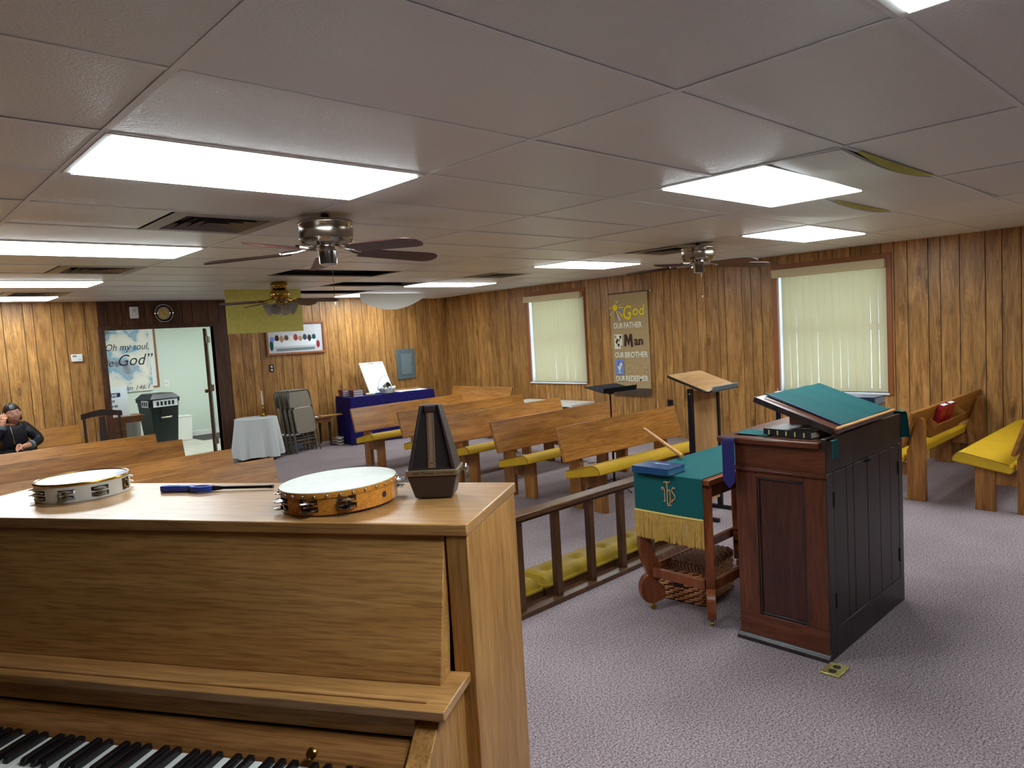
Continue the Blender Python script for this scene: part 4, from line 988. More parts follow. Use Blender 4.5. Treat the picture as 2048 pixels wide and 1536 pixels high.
# ---- white tambourine
R2, h2 = .115, .046
a2 = [math.radians(q) for q in (-140, -104, -64, -24, 62, 100, 140, 178)]
t2, sl2, zz = tambourine('white tambourine with gold hoop and blue foil head on the piano', -1.205, .250, R2, h2, 'white_drum', 'foil_drum', a2)
MB().lathe([(R2-.006, h2+.001), (.001, h2+.0012)], 64, caps=False).build('drum_head', 'foil_drum', t2, True)
MB().tube([((R2-.001)*math.cos(2*PI*k/64), (R2-.001)*math.sin(2*PI*k/64), h2-.0005) for k in range(64)], .0042, 8, closed=True).build('gold_hoop', 'brass', t2, True)
for a in sl2:
    for z in (h2*.27, h2*.595): jingle(t2, R2, a, z, .0165, .0015)
hb = RX(math.radians(18), 4, 'Z') @ TR((R2, 0, 0))
pt = MB().box((-.0015, -.0165, .006), (.0008, .0165, h2-.008), hb).build('grip_plate', 'black_plastic', t2, bevel=.0006, seg=1)
MB().tube([hb @ Vector((.0012, .0095*math.cos(2*PI*k/24), h2*.48+.0115*math.sin(2*PI*k/24))) for k in range(24)], .002, 6, closed=True).build('grommet', 'brass', pt, True)
# ---- gas lighter
lg = thing('gas_lighter', 'blue plastic gas lighter with a long black nozzle on the piano', 'lighter'); lg.matrix_world = on_piano(-.965, .262, 1.1705) @ RX(math.radians(5), 4, 'Z')
hp = [(0, .004), (.003, 0), (.07, .0), (.095, -.004), (.115, -.012), (.150, -.014), (.158, -.006), (.160, .010), (.152, .017), (.12, .018), (.002, .022), (0, .018)]
def ringpoly(mb, outer, inner, z0, z1):
    n = len(outer); vs = [(x, y, z0) for x, y in outer]+[(x, y, z0) for x, y in inner]+[(x, y, z1) for x, y in outer]+[(x, y, z1) for x, y in inner]
    fs = []
    for i in range(n):
        j = (i+1) % n; fs += [(i, n+i, n+j, j), (2*n+i, 2*n+j, 3*n+j, 3*n+i), (i, j, 2*n+j, 2*n+i), (n+i, 3*n+i, 3*n+j, n+j)]
    return mb.add(vs, fs)
hd = MB().prism([(0, .004), (.003, 0), (.098, .0), (.098, .018), (.002, .022), (0, .018)], 'z', 0, .017)
tr_ = [(.124+.034*math.cos(2*PI*k/16), .002+.0155*math.sin(2*PI*k/16)) for k in range(16)]; ti = [(.124+.024*math.cos(2*PI*k/16), .002+.0075*math.sin(2*PI*k/16)) for k in range(16)]
hd.build('handle', 'blue_plastic', lg, bevel=.004); ringpoly(MB(), tr_, ti, .001, .016).build('trigger_guard', 'blue_plastic', lg, bevel=.002)
MB().box((.104, -.002, .005), (.112, .006, .012)).build('trigger', 'black_plastic', lg, bevel=.001)
B('fuel_window', 'navy_ribbon', (.02, .006, .0168), (.055, .012, .0174), lg)
MB().tube([(.155, .008, .0085), (.18, .009, .0085)], [.0085, .0055], 12).build('collar', 'black_plastic', lg, True); MB().tube([(.178, .009, .0085), (.322, .011, .0085)], .0045, 12).tube([(.318, .011, .0085), (.328, .011, .0085)], .0053, 12).build('nozzle', 'black_metal', lg, True)
# ================================================================== BANNER ON THE SIDE WALL
bn = thing('banner', 'burlap wall banner with God, Man and Redeemer lettering on the window wall', 'banner', (XR-.03, 6.37, .54), -PI/2)
# local: x from far end towards camera (0 .. .635), y = 0 plane facing room at -y... rotated so that local -y faces -X
BW, BH = .635, 1.44
MB().sheet(lambda u, v: (BW*u, .004*math.sin(3*PI*u)*(1-v)+.003*math.sin(5*u+7*v), .11+(BH-.11)*v), 14, 20, (0, -1, 0), .003).build('burlap', 'burlap', bn, True)
MB().cyl((-.045, 0, BH), (BW+.045, 0, BH), .008, 10).build('hanging_rod', 'fringe_brown', bn, True)
for x in (-.05, BW+.05): MB().ball((x, 0, BH), .013, 10).build('rod_knob', 'white_paint', bn, True)
fr = MB()
for k in range(110):
    x = BW*(k+.5)/110; fr.tube([(x, -.001, .115), (x+random.uniform(-.003, .003), random.uniform(-.004, .002), .05), (x+random.uniform(-.005, .005), 0, random.uniform(.0, .012))], .0034, 4)
fr.build('fringe', 'fringe_brown', bn, True)['kind'] = 'stuff'
RB = (PI/2, 0, 0)
def bw(s, size, m_, x, z, sx=1, bold=.0, shear=0, rz=0): return words('lettering', s, size, m_, bn, (x, -.007, z), (PI/2, -rz, 0), .001, shear=shear, sx=sx, bold=bold)
bw('G', .27, 'felt_yellow', .205, 1.075, .80, .003, .12); bw('od', .20, 'felt_yellow', .375, 1.12, .95, .003, .15)
bw('OUR', .105, 'felt_white', .045, .955, .72, .003); bw('FATHER', .108, 'felt_white', .22, .955, .80, .003)
MB().prism([(.215, .70), (.225, .865), (.262, .868), (.292, .785), (.318, .872), (.352, .868), (.366, .690), (.330, .688), (.322, .80), (.300, .715), (.284, .715), (.258, .80), (.252, .702)], 'y', -.009, -.0065).build('lettering', 'felt_brown', bn); bw('an', .175, 'felt_brown', .385, .715, .95, .003)
bw('OUR', .105, 'felt_white', .045, .545, .70, .003); bw('BROTHER', .108, 'felt_white', .215, .545, .82, .003)
bw('Christ', .155, 'felt_tan', .215, .335, .95, .004, .1)
bw('OUR', .105, 'felt_white', .045, .215, .70, .003); bw('REDEEMER', .108, 'felt_white', .215, .215, .74, .003)
# sun
sn = MB().lathe([(.045, 0), (.045, .003)], 20, TR((.085, -.006, 1.245)) @ RX(PI/2, 4, 'X')).build('sun_disc', 'felt_yellow', bn)
for k in range(13):
    a = -PI*.98+k*PI*1.45/12; r0_, r1_ = .055, (.11 if k < 2 or k > 8 else .20-.02*abs(k-5))
    c, s_ = math.cos(a), math.sin(a); wd = .006+.005*(3 < k < 8)
    MB().add([(.085+c*r0_-s_*.004, -.0075, 1.245+s_*r0_+c*.004), (.085+c*r0_+s_*.004, -.0075, 1.245+s_*r0_-c*.004), (.085+c*r1_+s_*wd, -.0075, 1.245+s_*r1_-c*wd), (.085+c*r1_-s_*wd, -.0075, 1.245+s_*r1_+c*wd)]*1, [(0, 1, 2, 3)]).build('sun_ray', ('felt_yellow', 'felt_blue', 'felt_white')[k % 3], bn)
hp_ = B('heads_patch', 'felt_white', (.045, -.0075, .665), (.185, -.006, .87), bn)
for x, z, m_ in ((.068, .838, 'felt_skin'), (.155, .835, 'black_shirt'), (.10, .79, 'felt_brown'), (.085, .765, 'felt_brown'), (.118, .722, 'black_shirt'), (.168, .695, 'felt_skin'), (.13, .79, 'felt_skin')):
    MB().lathe([(.001, 0), (.017, .0), (.017, .0015), (.001, .0016)], 14, TR((x, -.0078, z)) @ RX(PI/2, 4, 'X') @ Matrix.Diagonal((1, 1.25, 1, 1))).box((x-.006, -.009, z-.032), (x+.006, -.0077, z-.01)).build('head_shape', m_, hp_)
cp = B('chalice_patch', 'felt_blue', (.045, -.0075, .305), (.19, -.006, .515), bn)
MB().prism([(.085, .425), (.145, .425), (.135, .385), (.122, .372), (.120, .338), (.140, .325), (.092, .325), (.110, .338), (.108, .372), (.095, .385)], 'y', -.0092, -.0076).build('chalice', 'felt_white', cp)
MB().lathe([(.001, 0), (.024, 0), (.024, .0016)], 16, TR((.142, -.0077, .447)) @ RX(PI/2, 4, 'X')).build('host', 'felt_white', cp)
for x, z in ((.10, .465), (.115, .485), (.095, .442)): MB().ball((x, -.008, z), (.010, .002, .010), 10).build('grape', 'felt_violet', cp)
o = thing('wall_outlet', 'black outlet box low on the window wall beside the lectern', 'outlet', (XR-.009, 5.45, .42)); B('plate', 'black_plastic', (-.02, -.04, 0), (.0, .04, .09), o, .003); B('plug', 'black_metal', (-.045, -.018, .045), (-.02, .018, .08), o, .003)
# ================================================================== BACK WALL THINGS
YW = YB-.0075
o = thing('thermostat', 'small white thermostat on the plank wall', 'thermostat', (2.1, YW, 1.49)); B('case', 'white_paint', (0, -.028, 0), (.125, 0, .09), o, .006); B('display', 'panel_grey', (.015, -.0295, .058), (.058, -.028, .078), o); B('button', 'print_grey', (.075, -.0295, .02), (.11, -.028, .03), o)
o = thing('alarm_sensor', 'white alarm box above the doorway', 'sensor', (2.81, YW, 2.0)); B('case', 'white_paint', (0, -.04, 0), (.10, 0, .15), o, .006); B('grille', 'print_grey', (.03, -.042, .085), (.07, -.04, .12), o)
o = thing('wall_clock', 'round wall clock with gold face above the doorway', 'clock', (3.222, YW, 2.058), rot=(PI/2, 0, 0))
MB().lathe([(.105, 0), (.12, .012), (.118, .026), (.108, .032), (.095, .024), (.075, .024)], 40, caps=False).build('rim', 'black_plastic', o, True)
for r_ in (.114, .078): MB().tube([(r_*math.cos(2*PI*k/40), r_*math.sin(2*PI*k/40), .031 if r_ > .1 else .026) for k in range(40)], .005, 6, closed=True).build('ring', 'chrome', o, True)
MB().lathe([(.078, .018), (.001, .0185)], 36, caps=False).build('face', 'clock_face', o)
MB().box((-.003, 0, .02), (.003, .045, .0215), RX(math.radians(-130), 4, 'Z')).build('hour_hand', 'ink', o); MB().box((-.002, 0, .022), (.002, .062, .0235), RX(math.radians(25), 4, 'Z')).build('minute_hand', 'ink', o)
for k in range(12): MB().box((-.002, .062, .0188), (.002, .072, .0196), RX(k*PI/6, 4, 'Z')).build('hour_mark', 'ink', o)
# framed picture: a plain generic table scene stand-in
o = thing('framed_picture', 'framed picture of a long white table half hidden by the hanging tile', 'picture', (4.60, YW, 1.39))
fw_, fh_ = .955, .49
for a, b_ in (((0, -.03, 0), (fw_, 0, .035)), ((0, -.03, fh_-.035), (fw_, 0, fh_)), ((0, -.03, .035), (.035, 0, fh_-.035)), ((fw_-.035, -.03, .035), (fw_, 0, fh_-.035))): B('frame', 'window_trim', a, b_, o, .005)
pc = B('print', 'print_grey', (.03, -.012, .03), (fw_-.03, -.006, fh_-.03), o)
B('table_shape', 'white_paper', (.12, -.0135, .13), (.80, -.012, .22), pc)
for k, c_ in enumerate(('felt_blue', 'felt_brown', 'felt_skin', 'fringe_brown', 'felt_white', 'red_cover', 'felt_skin', 'navy_cover', 'felt_brown', 'teal_cloth')):
    MB().ball((.10+.075*k, -.0125, .235+.018*(k % 2)), (.034, .002, .045+.006*(k % 3)), 10).build('colour_patch', c_, pc)
B('dark_ground', 'panel_grey', (.16, -.0135, .06), (.78, -.012, .10), pc); MB().ball((.84, -.0125, .14), (.03, .002, .06), 10).build('colour_patch', 'red_cover', pc); MB().ball((.085, -.0125, .15), (.03, .002, .08), 10).build('colour_patch', 'teal_cloth', pc)
o = thing('wall_outlet', 'black outlet plate with white sockets under the framed picture', 'outlet', (4.625, YW, 1.155)); B('plate', 'black_plastic', (0, -.008, 0), (.07, 0, .11), o, .002)
for z in (.03, .078): MB().lathe([(.015, 0), (.015, .003)], 14, TR((.035, -.008, z)) @ RX(PI/2, 4, 'X')).build('socket', 'white_paint', o)
o = thing('electrical_panel', 'grey metal electrical panel on the plank wall by the corner', 'electrical panel', (6.87, YW, .84)); B('cover', 'panel_edge', (0, -.02, 0), (.37, 0, .51), o, .004); dr = B('door', 'panel_grey', (.085, -.026, .075), (.30, -.02, .43), o, .003); B('latch', 'panel_edge', (.275, -.031, .22), (.29, -.026, .26), dr)
# ================================================================== NAVY TABLE CORNER
NT = TR((5.44, 9.29, 0)) @ RX(math.radians(-9), 4, 'Z')
nt_ = thing('folding_table', 'folding table under a navy velvet cover by the back wall', 'table'); nt_.matrix_world = NT
NL, ND, NZ = 1.42, .60, .70
B('table_top', 'white_paint', (.02, .02, NZ-.03), (NL-.02, ND-.02, NZ-.002), nt_)
for x, y in ((.1, .08), (NL-.1, .08), (.1, ND-.08), (NL-.1, ND-.08)): MB().cyl((x, y, 0), (x, y, NZ-.03), .014, 10).build('leg', 'folding_frame', nt_)
nc = thing('table_cover', 'navy velvet cover hanging to the floor over the folding table', 'tablecloth'); nc.matrix_world = NT
rp = rrect(0, 0, NL, ND, .03, 3); M_ = len(rp)
def drape(mb, rp, z0, z1, amp, lam, flare=.03):
    """skirt around a rounded rectangle, top closed"""
    pts = []
    for i in range(len(rp)):
        a, b_ = Vector(rp[i]), Vector(rp[(i+1) % len(rp)]); k = max(1, int((b_-a).length/.02))
        for j in range(k): pts.append(a+(b_-a)*j/k)
    n = len(pts); cen = sum(pts, Vector((0, 0)))/n; rows = 10; vs = []
    dist = 0
    for r_ in range(rows+1):
        f_ = r_/rows; dist = 0
        for i, q in enumerate(pts):
            d_ = (pts[(i+1) % n]-pts[i-1]).normalized(); nr = Vector((d_.y, -d_.x)); dist += (pts[i]-pts[i-1]).length if i else 0
            o_ = (amp*f_*math.sin(dist*2*PI/lam)+amp*.5*f_*math.sin(dist*2*PI/lam*.43+1)+flare*f_)
            z = z1-(z1-z0)*f_+(.004 if r_ == 0 else 0)*0
            vs.append((q.x+nr.x*(o_+.006*min(1, f_*8)), q.y+nr.y*(o_+.006*min(1, f_*8)), z-(.0 if r_ else 0)))
    fs = [(r_*n+i, (r_+1)*n+i, (r_+1)*n+(i+1) % n, r_*n+(i+1) % n) for r_ in range(rows) for i in range(n)]
    fs.append(tuple(range(n))); return mb.add(vs, fs)
drape(MB(), rp, .015, NZ+.004, .010, .16, .012).build('velvet', 'navy_velvet', nc, True)
NTZ = NZ+.0045
g3 = 'maroon hymnals stacked on the navy table'
for s_ in range(2):
    for k in range(3):
        book('hymnal', 'maroon hymnal in the %s stack on the navy table, %s' % (('rear', 'front')[s_], ('bottom', 'middle', 'top')[k]), (.15, .215, .032), 'maroon_cover', 'grey_pages',
             NT @ TR((.03+.07*s_, .33-.25*s_, NTZ+.0335*k)) @ RX(math.radians(-6+2*k), 4, 'Z'), group=g3)
# flip chart pad leaning on the wall side
fp = thing('flip_chart', 'white flip chart pad leaning back on the navy table', 'flip chart'); fp.matrix_world = NT @ TR((.46, .16, NTZ+.004)) @ RX(math.radians(6), 4, 'Z') @ RX(math.radians(22), 4, 'Y') @ RX(math.radians(-24), 4, 'X')
fp.matrix_world = TR((5.905, 9.475, .709)) @ RX(math.radians(-3), 4, 'Z') @ RX(math.radians(-31), 4, 'X')
B('pad', 'white_paper', (0, -.012, 0), (.42, 0, .55), fp, .002); B('backing_card', 'burlap', (-.004, 0, -.002), (.424, .006, .556), fp)
for x0_, x1_, m_ in ((.03, .05, 'panel_grey'), (.055, .10, 'felt_yellow'), (.105, .13, 'panel_grey'), (.15, .175, 'ink'), (.185, .24, 'ink'), (.26, .30, 'print_grey'), (.31, .38, 'panel_grey')): B('header_mark', m_, (x0_, -.0128, .522), (x1_, -.0118, .536), fp)
# wire basket with a speckled bowl
wb = thing('gift_basket', 'white basket with a wire handle and speckled bowl on the navy table', 'basket'); wb.matrix_world = NT @ TR((.66, .13, NTZ))
MB().lathe([(.08, 0), (.10, .01), (.125, .07), (.13, .085), (.122, .085), (.095, .02), (.001, .012)], 24, caps=False).build('bowl', 'white_cloth', wb, True)
MB().tube([(.13*math.cos(PI*k/16), .02, .08+.20*math.sin(PI*k/16)) for k in range(17)], .0035, 6).build('wire_handle', 'silver_bucket', wb, True)
for k in range(12): a = k*PI/6; MB().ball((.118*math.cos(a), .118*math.sin(a), .075+.012*(k % 2)), (.03, .022, .026), 8).build('ruffle', 'white_cloth', wb, True)
pn_ = TR((.0, -.02, .10)) @ RX(math.radians(35), 4, 'Z') @ RX(math.radians(65), 4, 'X')
MB().lathe([(.02, -.07), (.05, -.06), (.064, -.01), (.066, .04), (.062, .04), (.055, -.02), (.001, -.05)], 22, pn_, caps=False).build('speckled_cup', 'silver_bucket', wb, True); MB().lathe([(.061, .03), (.001, .025)], 20, pn_, caps=False).build('cup_mouth', 'black_plastic', wb)
o = MB().sheet(lambda u, v: tuple(NT @ Vector((.86+.50*u, .06+.28*v+.06*u, NTZ+.0055+.003*math.sin(6*u)))), 10, 6, (0, 0, 1), .0015).build('paper_sheet', 'white_paper', None, True)
tag(o, 'large white paper sheet spread on the navy table', 'paper')
o = MB().cyl(NT @ Vector((.84, .40, NTZ+.012)), NT @ Vector((1.36, .44, NTZ+.012)), .011, 10).build('wooden_rod', 'stick_wood', None, True); tag(o, 'thin wooden rod lying behind the paper on the navy table', 'rod')
o = MB().tube([NT @ Vector((.30, .10, NTZ+.020)), NT @ Vector((.44, .08, NTZ+.018))], .018, 12).build('paper_roll', 'page_cream', None, True); tag(o, 'cream paper roll on the navy table beside the hymnals', 'paper roll')
# stack of white trays on the floor at the table end
for k in range(3):
    o = MB().sheet(lambda u, v: (5.305+.115*u, 9.50+.20*v, .012+.042*k+.02*(2*u-1)**2), 8, 4, (0, 0, 1), .008).build('plastic_tray', 'white_paint', None, True); tag(o, 'white curved plastic tray on the floor by the navy table, %s of three' % ('lowest', 'middle', 'highest')[k], 'tray', 'trays on the floor')
# ---- small side table, bin, board
sd = thing('side_table', 'small wooden side table between folding chairs and navy table', 'table', (4.94, 9.60, 0), math.radians(-2))
B('table_top', 'brown_wood', (0, 0, .42), (.36, .40, .445), sd, .003); B('apron', 'brown_wood', (.02, .02, .36), (.34, .38, .42), sd)
for x, y in ((.02, .02), (.31, .02), (.02, .35), (.31, .35)): MB().add([(x, y, .36), (x+.035, y, .36), (x+.035, y+.035, .36), (x, y+.035, .36), (x+.008, y+.008, 0), (x+.024, y+.008, 0), (x+.024, y+.024, 0), (x+.008, y+.024, 0)], [(0, 1, 2, 3), (7, 6, 5, 4), (0, 4, 5, 1), (1, 5, 6, 2), (2, 6, 7, 3), (3, 7, 4, 0)]).build('leg', 'dark_chair_wood', sd)
o = MB().box((4.97, 9.63, .446), (5.10, 9.74, .458)).build('folded_paper', 'white_paper', None, bevel=.002); tag(o, 'folded white paper on the small side table', 'paper')
o = MB().box((0, 0, 0), (.34, .09, .014)).build('wooden_board', 'stick_wood', None, loc=(5.12, 9.60, .4465), rot=(0, math.radians(0), math.radians(-10))); tag(o, 'short pale board jutting off the small side table', 'board')
sb = thing('storage_bin', 'translucent lilac storage bin on the floor behind the folding chairs', 'bin', (4.63, 9.74, 0), math.radians(0))
frus(MB(), .12, .13, .0, .135, .15, .20).build('tub', 'bin_lilac', sb, bevel=.01, loc=(.14, .15, 0)); B('lid', 'print_grey', (0, -.005, .20), (.28, .305, .225), sb, .006)
# ---- folding chairs, leaning as a stack
def fold_chair(label, M):
    t = thing('folding_chair', label, 'chair', group='folded metal chairs leaning in a stack'); t.matrix_world = M
    w_, hh = .205, .90
    out = [(-w_-.012, 0, .0), (-w_, 0, .45), (-w_+.005, 0, .72)]+[(-w_+.075+.07*math.cos(a)-.0, 0, .82+.075*math.sin(a)) for a in [PI-PI/2*k/5 for k in range(6)]]
    fr_ = out+[(-x, y, z) for x, y, z in out[::-1]]
    MB().tube(fr_, .0115, 8).build('front_frame', 'folding_frame', t, True)
    rr_ = [(-w_+.03, .03, .02), (-w_+.028, .028, .62)]
    for s_ in (-1, 1): MB().tube([(s_*x, y, z) for x, y, z in rr_], .010, 8).build('rear_leg', 'folding_frame', t, True)
    for z, y in ((.13, .03), (.22, .03), (.18, 0)): MB().cyl((-w_+.02, y, z), (w_-.02, y, z), .006, 8).build('crossbar', 'folding_frame', t, True)
    MB().sheet(lambda u, v: ((2*u-1)*(w_-.012)*(1-.16*v*v), -.006+.012*(2*u-1)**2*0, .66+.215*v-.02*math.sin(PI*u)*(1-v)), 12, 8, (0, -1, 0), .004).build('backrest', 'folding_metal', t, True)
    MB().prism(rrect(-w_+.03, .27, w_-.03, .645, .05), 'y', -.035, -.012).build('seat', 'folding_metal', t, bevel=.008)
    return t
for k in range(4):
    M = TR((4.80-.042*k, 9.42+.052*k, 0)) @ RX(math.radians(14-1.0*k), 4, 'Z') @ RX(math.radians(-9), 4, 'X')
    fold_chair(('grey metal folding chair at the front of the leaning stack', 'grey metal folding chair second in the leaning stack', 'grey metal folding chair third in the leaning stack', 'grey metal folding chair at the back of the leaning stack')[k], M)
# ---- round table with white cloth and candlestick
rt_ = thing('round_table', 'small round table under a white cloth beside the doorway', 'table', (4.11, 9.54, 0))
MB().lathe([(.27, .545), (.27, .565)], 32).build('table_top', 'brown_wood', rt_)
for k in range(3): a = -PI/2+k*2*PI/3; MB().cyl((.18*math.cos(a), .18*math.sin(a), .545), (.22*math.cos(a), .22*math.sin(a), 0), .010, 8).build('leg', 'chrome', rt_)
o = thing('tablecloth', 'white cloth falling in folds over the small round table', 'tablecloth', (4.11, 9.54, 0))
mb = MB(); n = 120; rows = 12; vs = []
for r_ in range(rows+1):
    f_ = r_/rows
    for i in range(n):
        a = 2*PI*i/n; wv_ = .030*f_*math.sin(9*a)+.014*f_*math.sin(17*a+1)
        R_ = .278+.055*f_+wv_; vs.append((R_*math.cos(a), R_*math.sin(a), .568-.515*f_-(.012*f_*math.sin(4*a))))
mb.add(vs, [(r_*n+i, (r_+1)*n+i, (r_+1)*n+(i+1) % n, r_*n+(i+1) % n) for r_ in range(rows) for i in range(n)]+[tuple(range(n))]); mb.build('cloth', 'white_cloth', o, True)
o = thing('candlestick', 'brass candlestick with a white taper on the small round table', 'candlestick', (4.26, 9.62, .5685))
MB().lathe([(.045, 0), (.046, .008), (.02, .018), (.010, .04), (.014, .06), (.009, .09), (.016, .11), (.009, .13), (.020, .15), (.022, .158), (.011, .162)], 20).build('stem', 'brass', o, True); MB().tube([(0, 0, .16), (-.004, 0, .29), (-.006, 0, .36)], [.0105, .0095, .006], 10).build('taper', 'candle_wax', o, True)
# ---- white bench below the small window
o = thing('white_table', 'low white table top along the wall below the small window', 'table', (7.48, 6.75, 0))
B('table_top', 'white_paint', (0, 0, .42), (.52, 1.36, .45), o, .003)
for x in (.04, .44):
    for y in (.05, 1.27): B('leg', 'white_paint', (x, y, 0), (x+.04, y+.04, .42), o)
# candle on the window sill side behind the pulpit
o = thing('candle', 'short white candle on a stand behind the pulpit', 'candle', (5.0, 2.47, 0))
MB().lathe([(.13, 0), (.13, .02), (.03, .04), (.018, .08), (.018, .88), (.05, .90), (.055, .915)], 20).build('stand', 'black_metal', o, True); MB().lathe([(.022, .915), (.022, .985), (.003, .99)], 14).cyl((0, 0, .985), (0, 0, 1.01), .002, 6).build('wax', 'candle_wax', o, True)
# ================================================================== HALL THINGS
YHW = YH-.001
po = thing('cloud_poster', 'cloudy sky poster with script lettering in the hall', 'poster', (2.75, YHW-.0205, .90))
m = mat('sky_print', (150, 170, 190), .6); nt = m.node_tree; b = nt.nodes['Principled BSDF']
tcn = nt.nodes.new('ShaderNodeTexCoord'); nz = nt.nodes.new('ShaderNodeTexNoise'); nz.inputs['Scale'].default_value = 3.2; nz.inputs['Detail'].default_value = 3; nz.inputs['Distortion'].default_value = .3
rp_ = nt.nodes.new('ShaderNodeValToRGB'); cr = rp_.color_ramp
cr.elements[0].position = .33; cr.elements[0].color = rgba((104, 116, 132)); cr.elements[1].position = .60; cr.elements[1].color = rgba((228, 222, 208))
e = cr.elements.new(.42); e.color = rgba((168, 178, 186)); e = cr.elements.new(.455); e.color = rgba((120, 168, 196)); e = cr.elements.new(.50); e.color = rgba((206, 208, 204))
nt.links.new(tcn.outputs['Object'], nz.inputs['Vector']); nt.links.new(nz.outputs['Fac'], rp_.inputs[0]); nt.links.new(rp_.outputs[0], b.inputs['Base Color'])
B('sheet', 'sky_print', (0, -.010, 0), (1.20, 0, 1.06), po)
def pw(s, size, x, z, sx=1, m_='ink'): return words('lettering', s, size, m_, po, (x, -.0112, z), (PI/2, 0, 0), .0006, shear=.35, sx=sx)
pw('Oh my soul,', .165, .50, .71, .84); pw('se', .19, .46, .45, .9); pw('God\u201d', .27, .66, .45, .90); pw('Psalm 146:1', .11, .62, .03, 1.0, 'navy_cover')
fb_ = thing('framed_board', 'white board with a thin wooden frame behind the cloud poster', 'board', (3.9, YHW, .945))
B('panel', 'hall_ceiling', (-.3, -.0035, 0), (.155, 0, 1.05), fb_); B('frame', 'window_trim', (.135, -.02, 0), (.165, 0, 1.05), fb_, .003); B('frame', 'window_trim', (-.3, -.019, 0), (.135, 0, .022), fb_, .003)
o = thing('light_switch', 'white double light switch on the hall wall', 'switch', (4.13, YHW, .935)); B('plate', 'white_paint', (0, -.006, 0), (.095, 0, .12), o, .002)
for x in (.022, .06): B('toggle', 'print_grey', (x, -.014, .045), (x+.012, -.006, .075), o, .001)
cs_ = thing('console_table', 'brown wooden table inside the hall doorway', 'table', (2.62, 11.55, 0))
B('table_top', 'brown_wood', (0, 0, .60), (.66, .42, .63), cs_, .004); B('drawer_rail', 'brown_wood', (.03, .02, .53), (.63, .40, .60), cs_, .004)
B('pedestal', 'brown_wood', (.24, .10, .03), (.42, .32, .53), cs_, .004); B('foot', 'brown_wood', (.10, .06, 0), (.56, .36, .03), cs_, .004)
sg = thing('yard_sign', 'white sign with navy lettering standing on the hall table', 'sign', (2.605, 11.70, .6305), rot=(math.radians(-6), 0, 0))
B('board', 'white_paper', (0, 0, 0), (.52, .006, .44), sg); B('blue_block', 'navy_ribbon', (.10, -.0015, .29), (.42, 0, .35), sg)
for s_, sz, x, z, m_ in (('WELCOME', .06, .40, .297, 'white_paper'), ('VISIT US', .045, .37, .215, 'navy_ribbon'), ('London Ed', .04, .38, .145, 'navy_ribbon'), ('JOSEPH', .085, .39, .04, 'navy_ribbon')):
    words('lettering', s_[-2:] if s_ != 'London Ed' else 'on Ed', sz, m_, sg, (x-.06 if s_ != 'JOSEPH' else x-.04, -.0018, z), (PI/2, 0, 0), .0004, align='CENTER', bold=.001)
bn_ = thing('wheeled_bin', 'dark wheeled trash bin with pictogram stickers in the hall', 'trash bin', (3.43, 11.72, 0), math.radians(8)); bn_.scale = (.95, .95, 1.17)
def tub(mb, x0, x1, y0, y1, X0, X1, Y0, Y1, z0, z1): return mb.add([(x0, y0, z0), (x1, y0, z0), (x1, y1, z0), (x0, y1, z0), (X0, Y0, z1), (X1, Y0, z1), (X1, Y1, z1), (X0, Y1, z1)], [(0, 3, 2, 1), (4, 5, 6, 7), (0, 1, 5, 4), (1, 2, 6, 5), (2, 3, 7, 6), (3, 0, 4, 7)])
tub(MB(), .045, .415, .05, .42, 0, .46, 0, .50, .06, .66).build('body', 'bin_green', bn_, bevel=.015)
MB().box((-.012, -.012, .655), (.472, .512, .70)).build('rim', 'bin_green', bn_, bevel=.008)
tub(MB(), -.025, .485, -.03, .53, .06, .40, .05, .45, .70, .775).build('lid', 'bin_lid', bn_, bevel=.012)
B('front_recess', 'bin_lid', (.15, .0, .42), (.31, .03, .60), bn_); MB().cyl((.14, .004, .455), (.32, .004, .455), .012, 10).build('grab_bar', 'nickel', bn_, True)
stt = B('sticker', 'white_paper', (.03, -.0155, .60), (.43, -.0125, .692), bn_)
for k in range(5): B('pictogram', 'ink', (.085+.062*k, -.0165, .618), (.125+.062*k, -.0154, .672), stt)
B('sticker', 'white_paper', (-.0155, .06, .60), (-.0125, .30, .692), bn_)
for y_ in (.09, .16, .23): B('pictogram', 'ink', (-.0165, y_, .618), (-.0154, y_+.04, .672), bn_.children[-1])
for x in (-.0, .43): MB().cyl((x, .44, .075), (x+.03, .44, .075), .075, 18).build('wheel', 'black_plastic', bn_, True)
wb_ = thing('waste_basket', 'slim white waste basket in the hall beside the trash bin', 'waste basket', (4.12, 12.80, 0), math.radians(-2)); wb_.scale = (1, 1, 1.15)
tub(MB(), .01, .25, .01, .22, 0, .27, 0, .24, 0, .36).build('body', 'white_paint', wb_, bevel=.012); MB().box((-.006, -.006, .355), (.276, .246, .372)).build('rim', 'white_paint', wb_, bevel=.006)
o = thing('steel_bin', 'grey cylinder bin behind the hall table', 'bin', (3.32, 12.62, 0)); MB().lathe([(.15, 0), (.17, .02), (.19, .52), (.195, .53), (.18, .53)], 28).build('body', 'vent_grey', o, True); MB().lathe([(.196, .53), (.196, .545), (.10, .565), (.001, .57)], 28).build('lid', 'vent_grey', o, True)
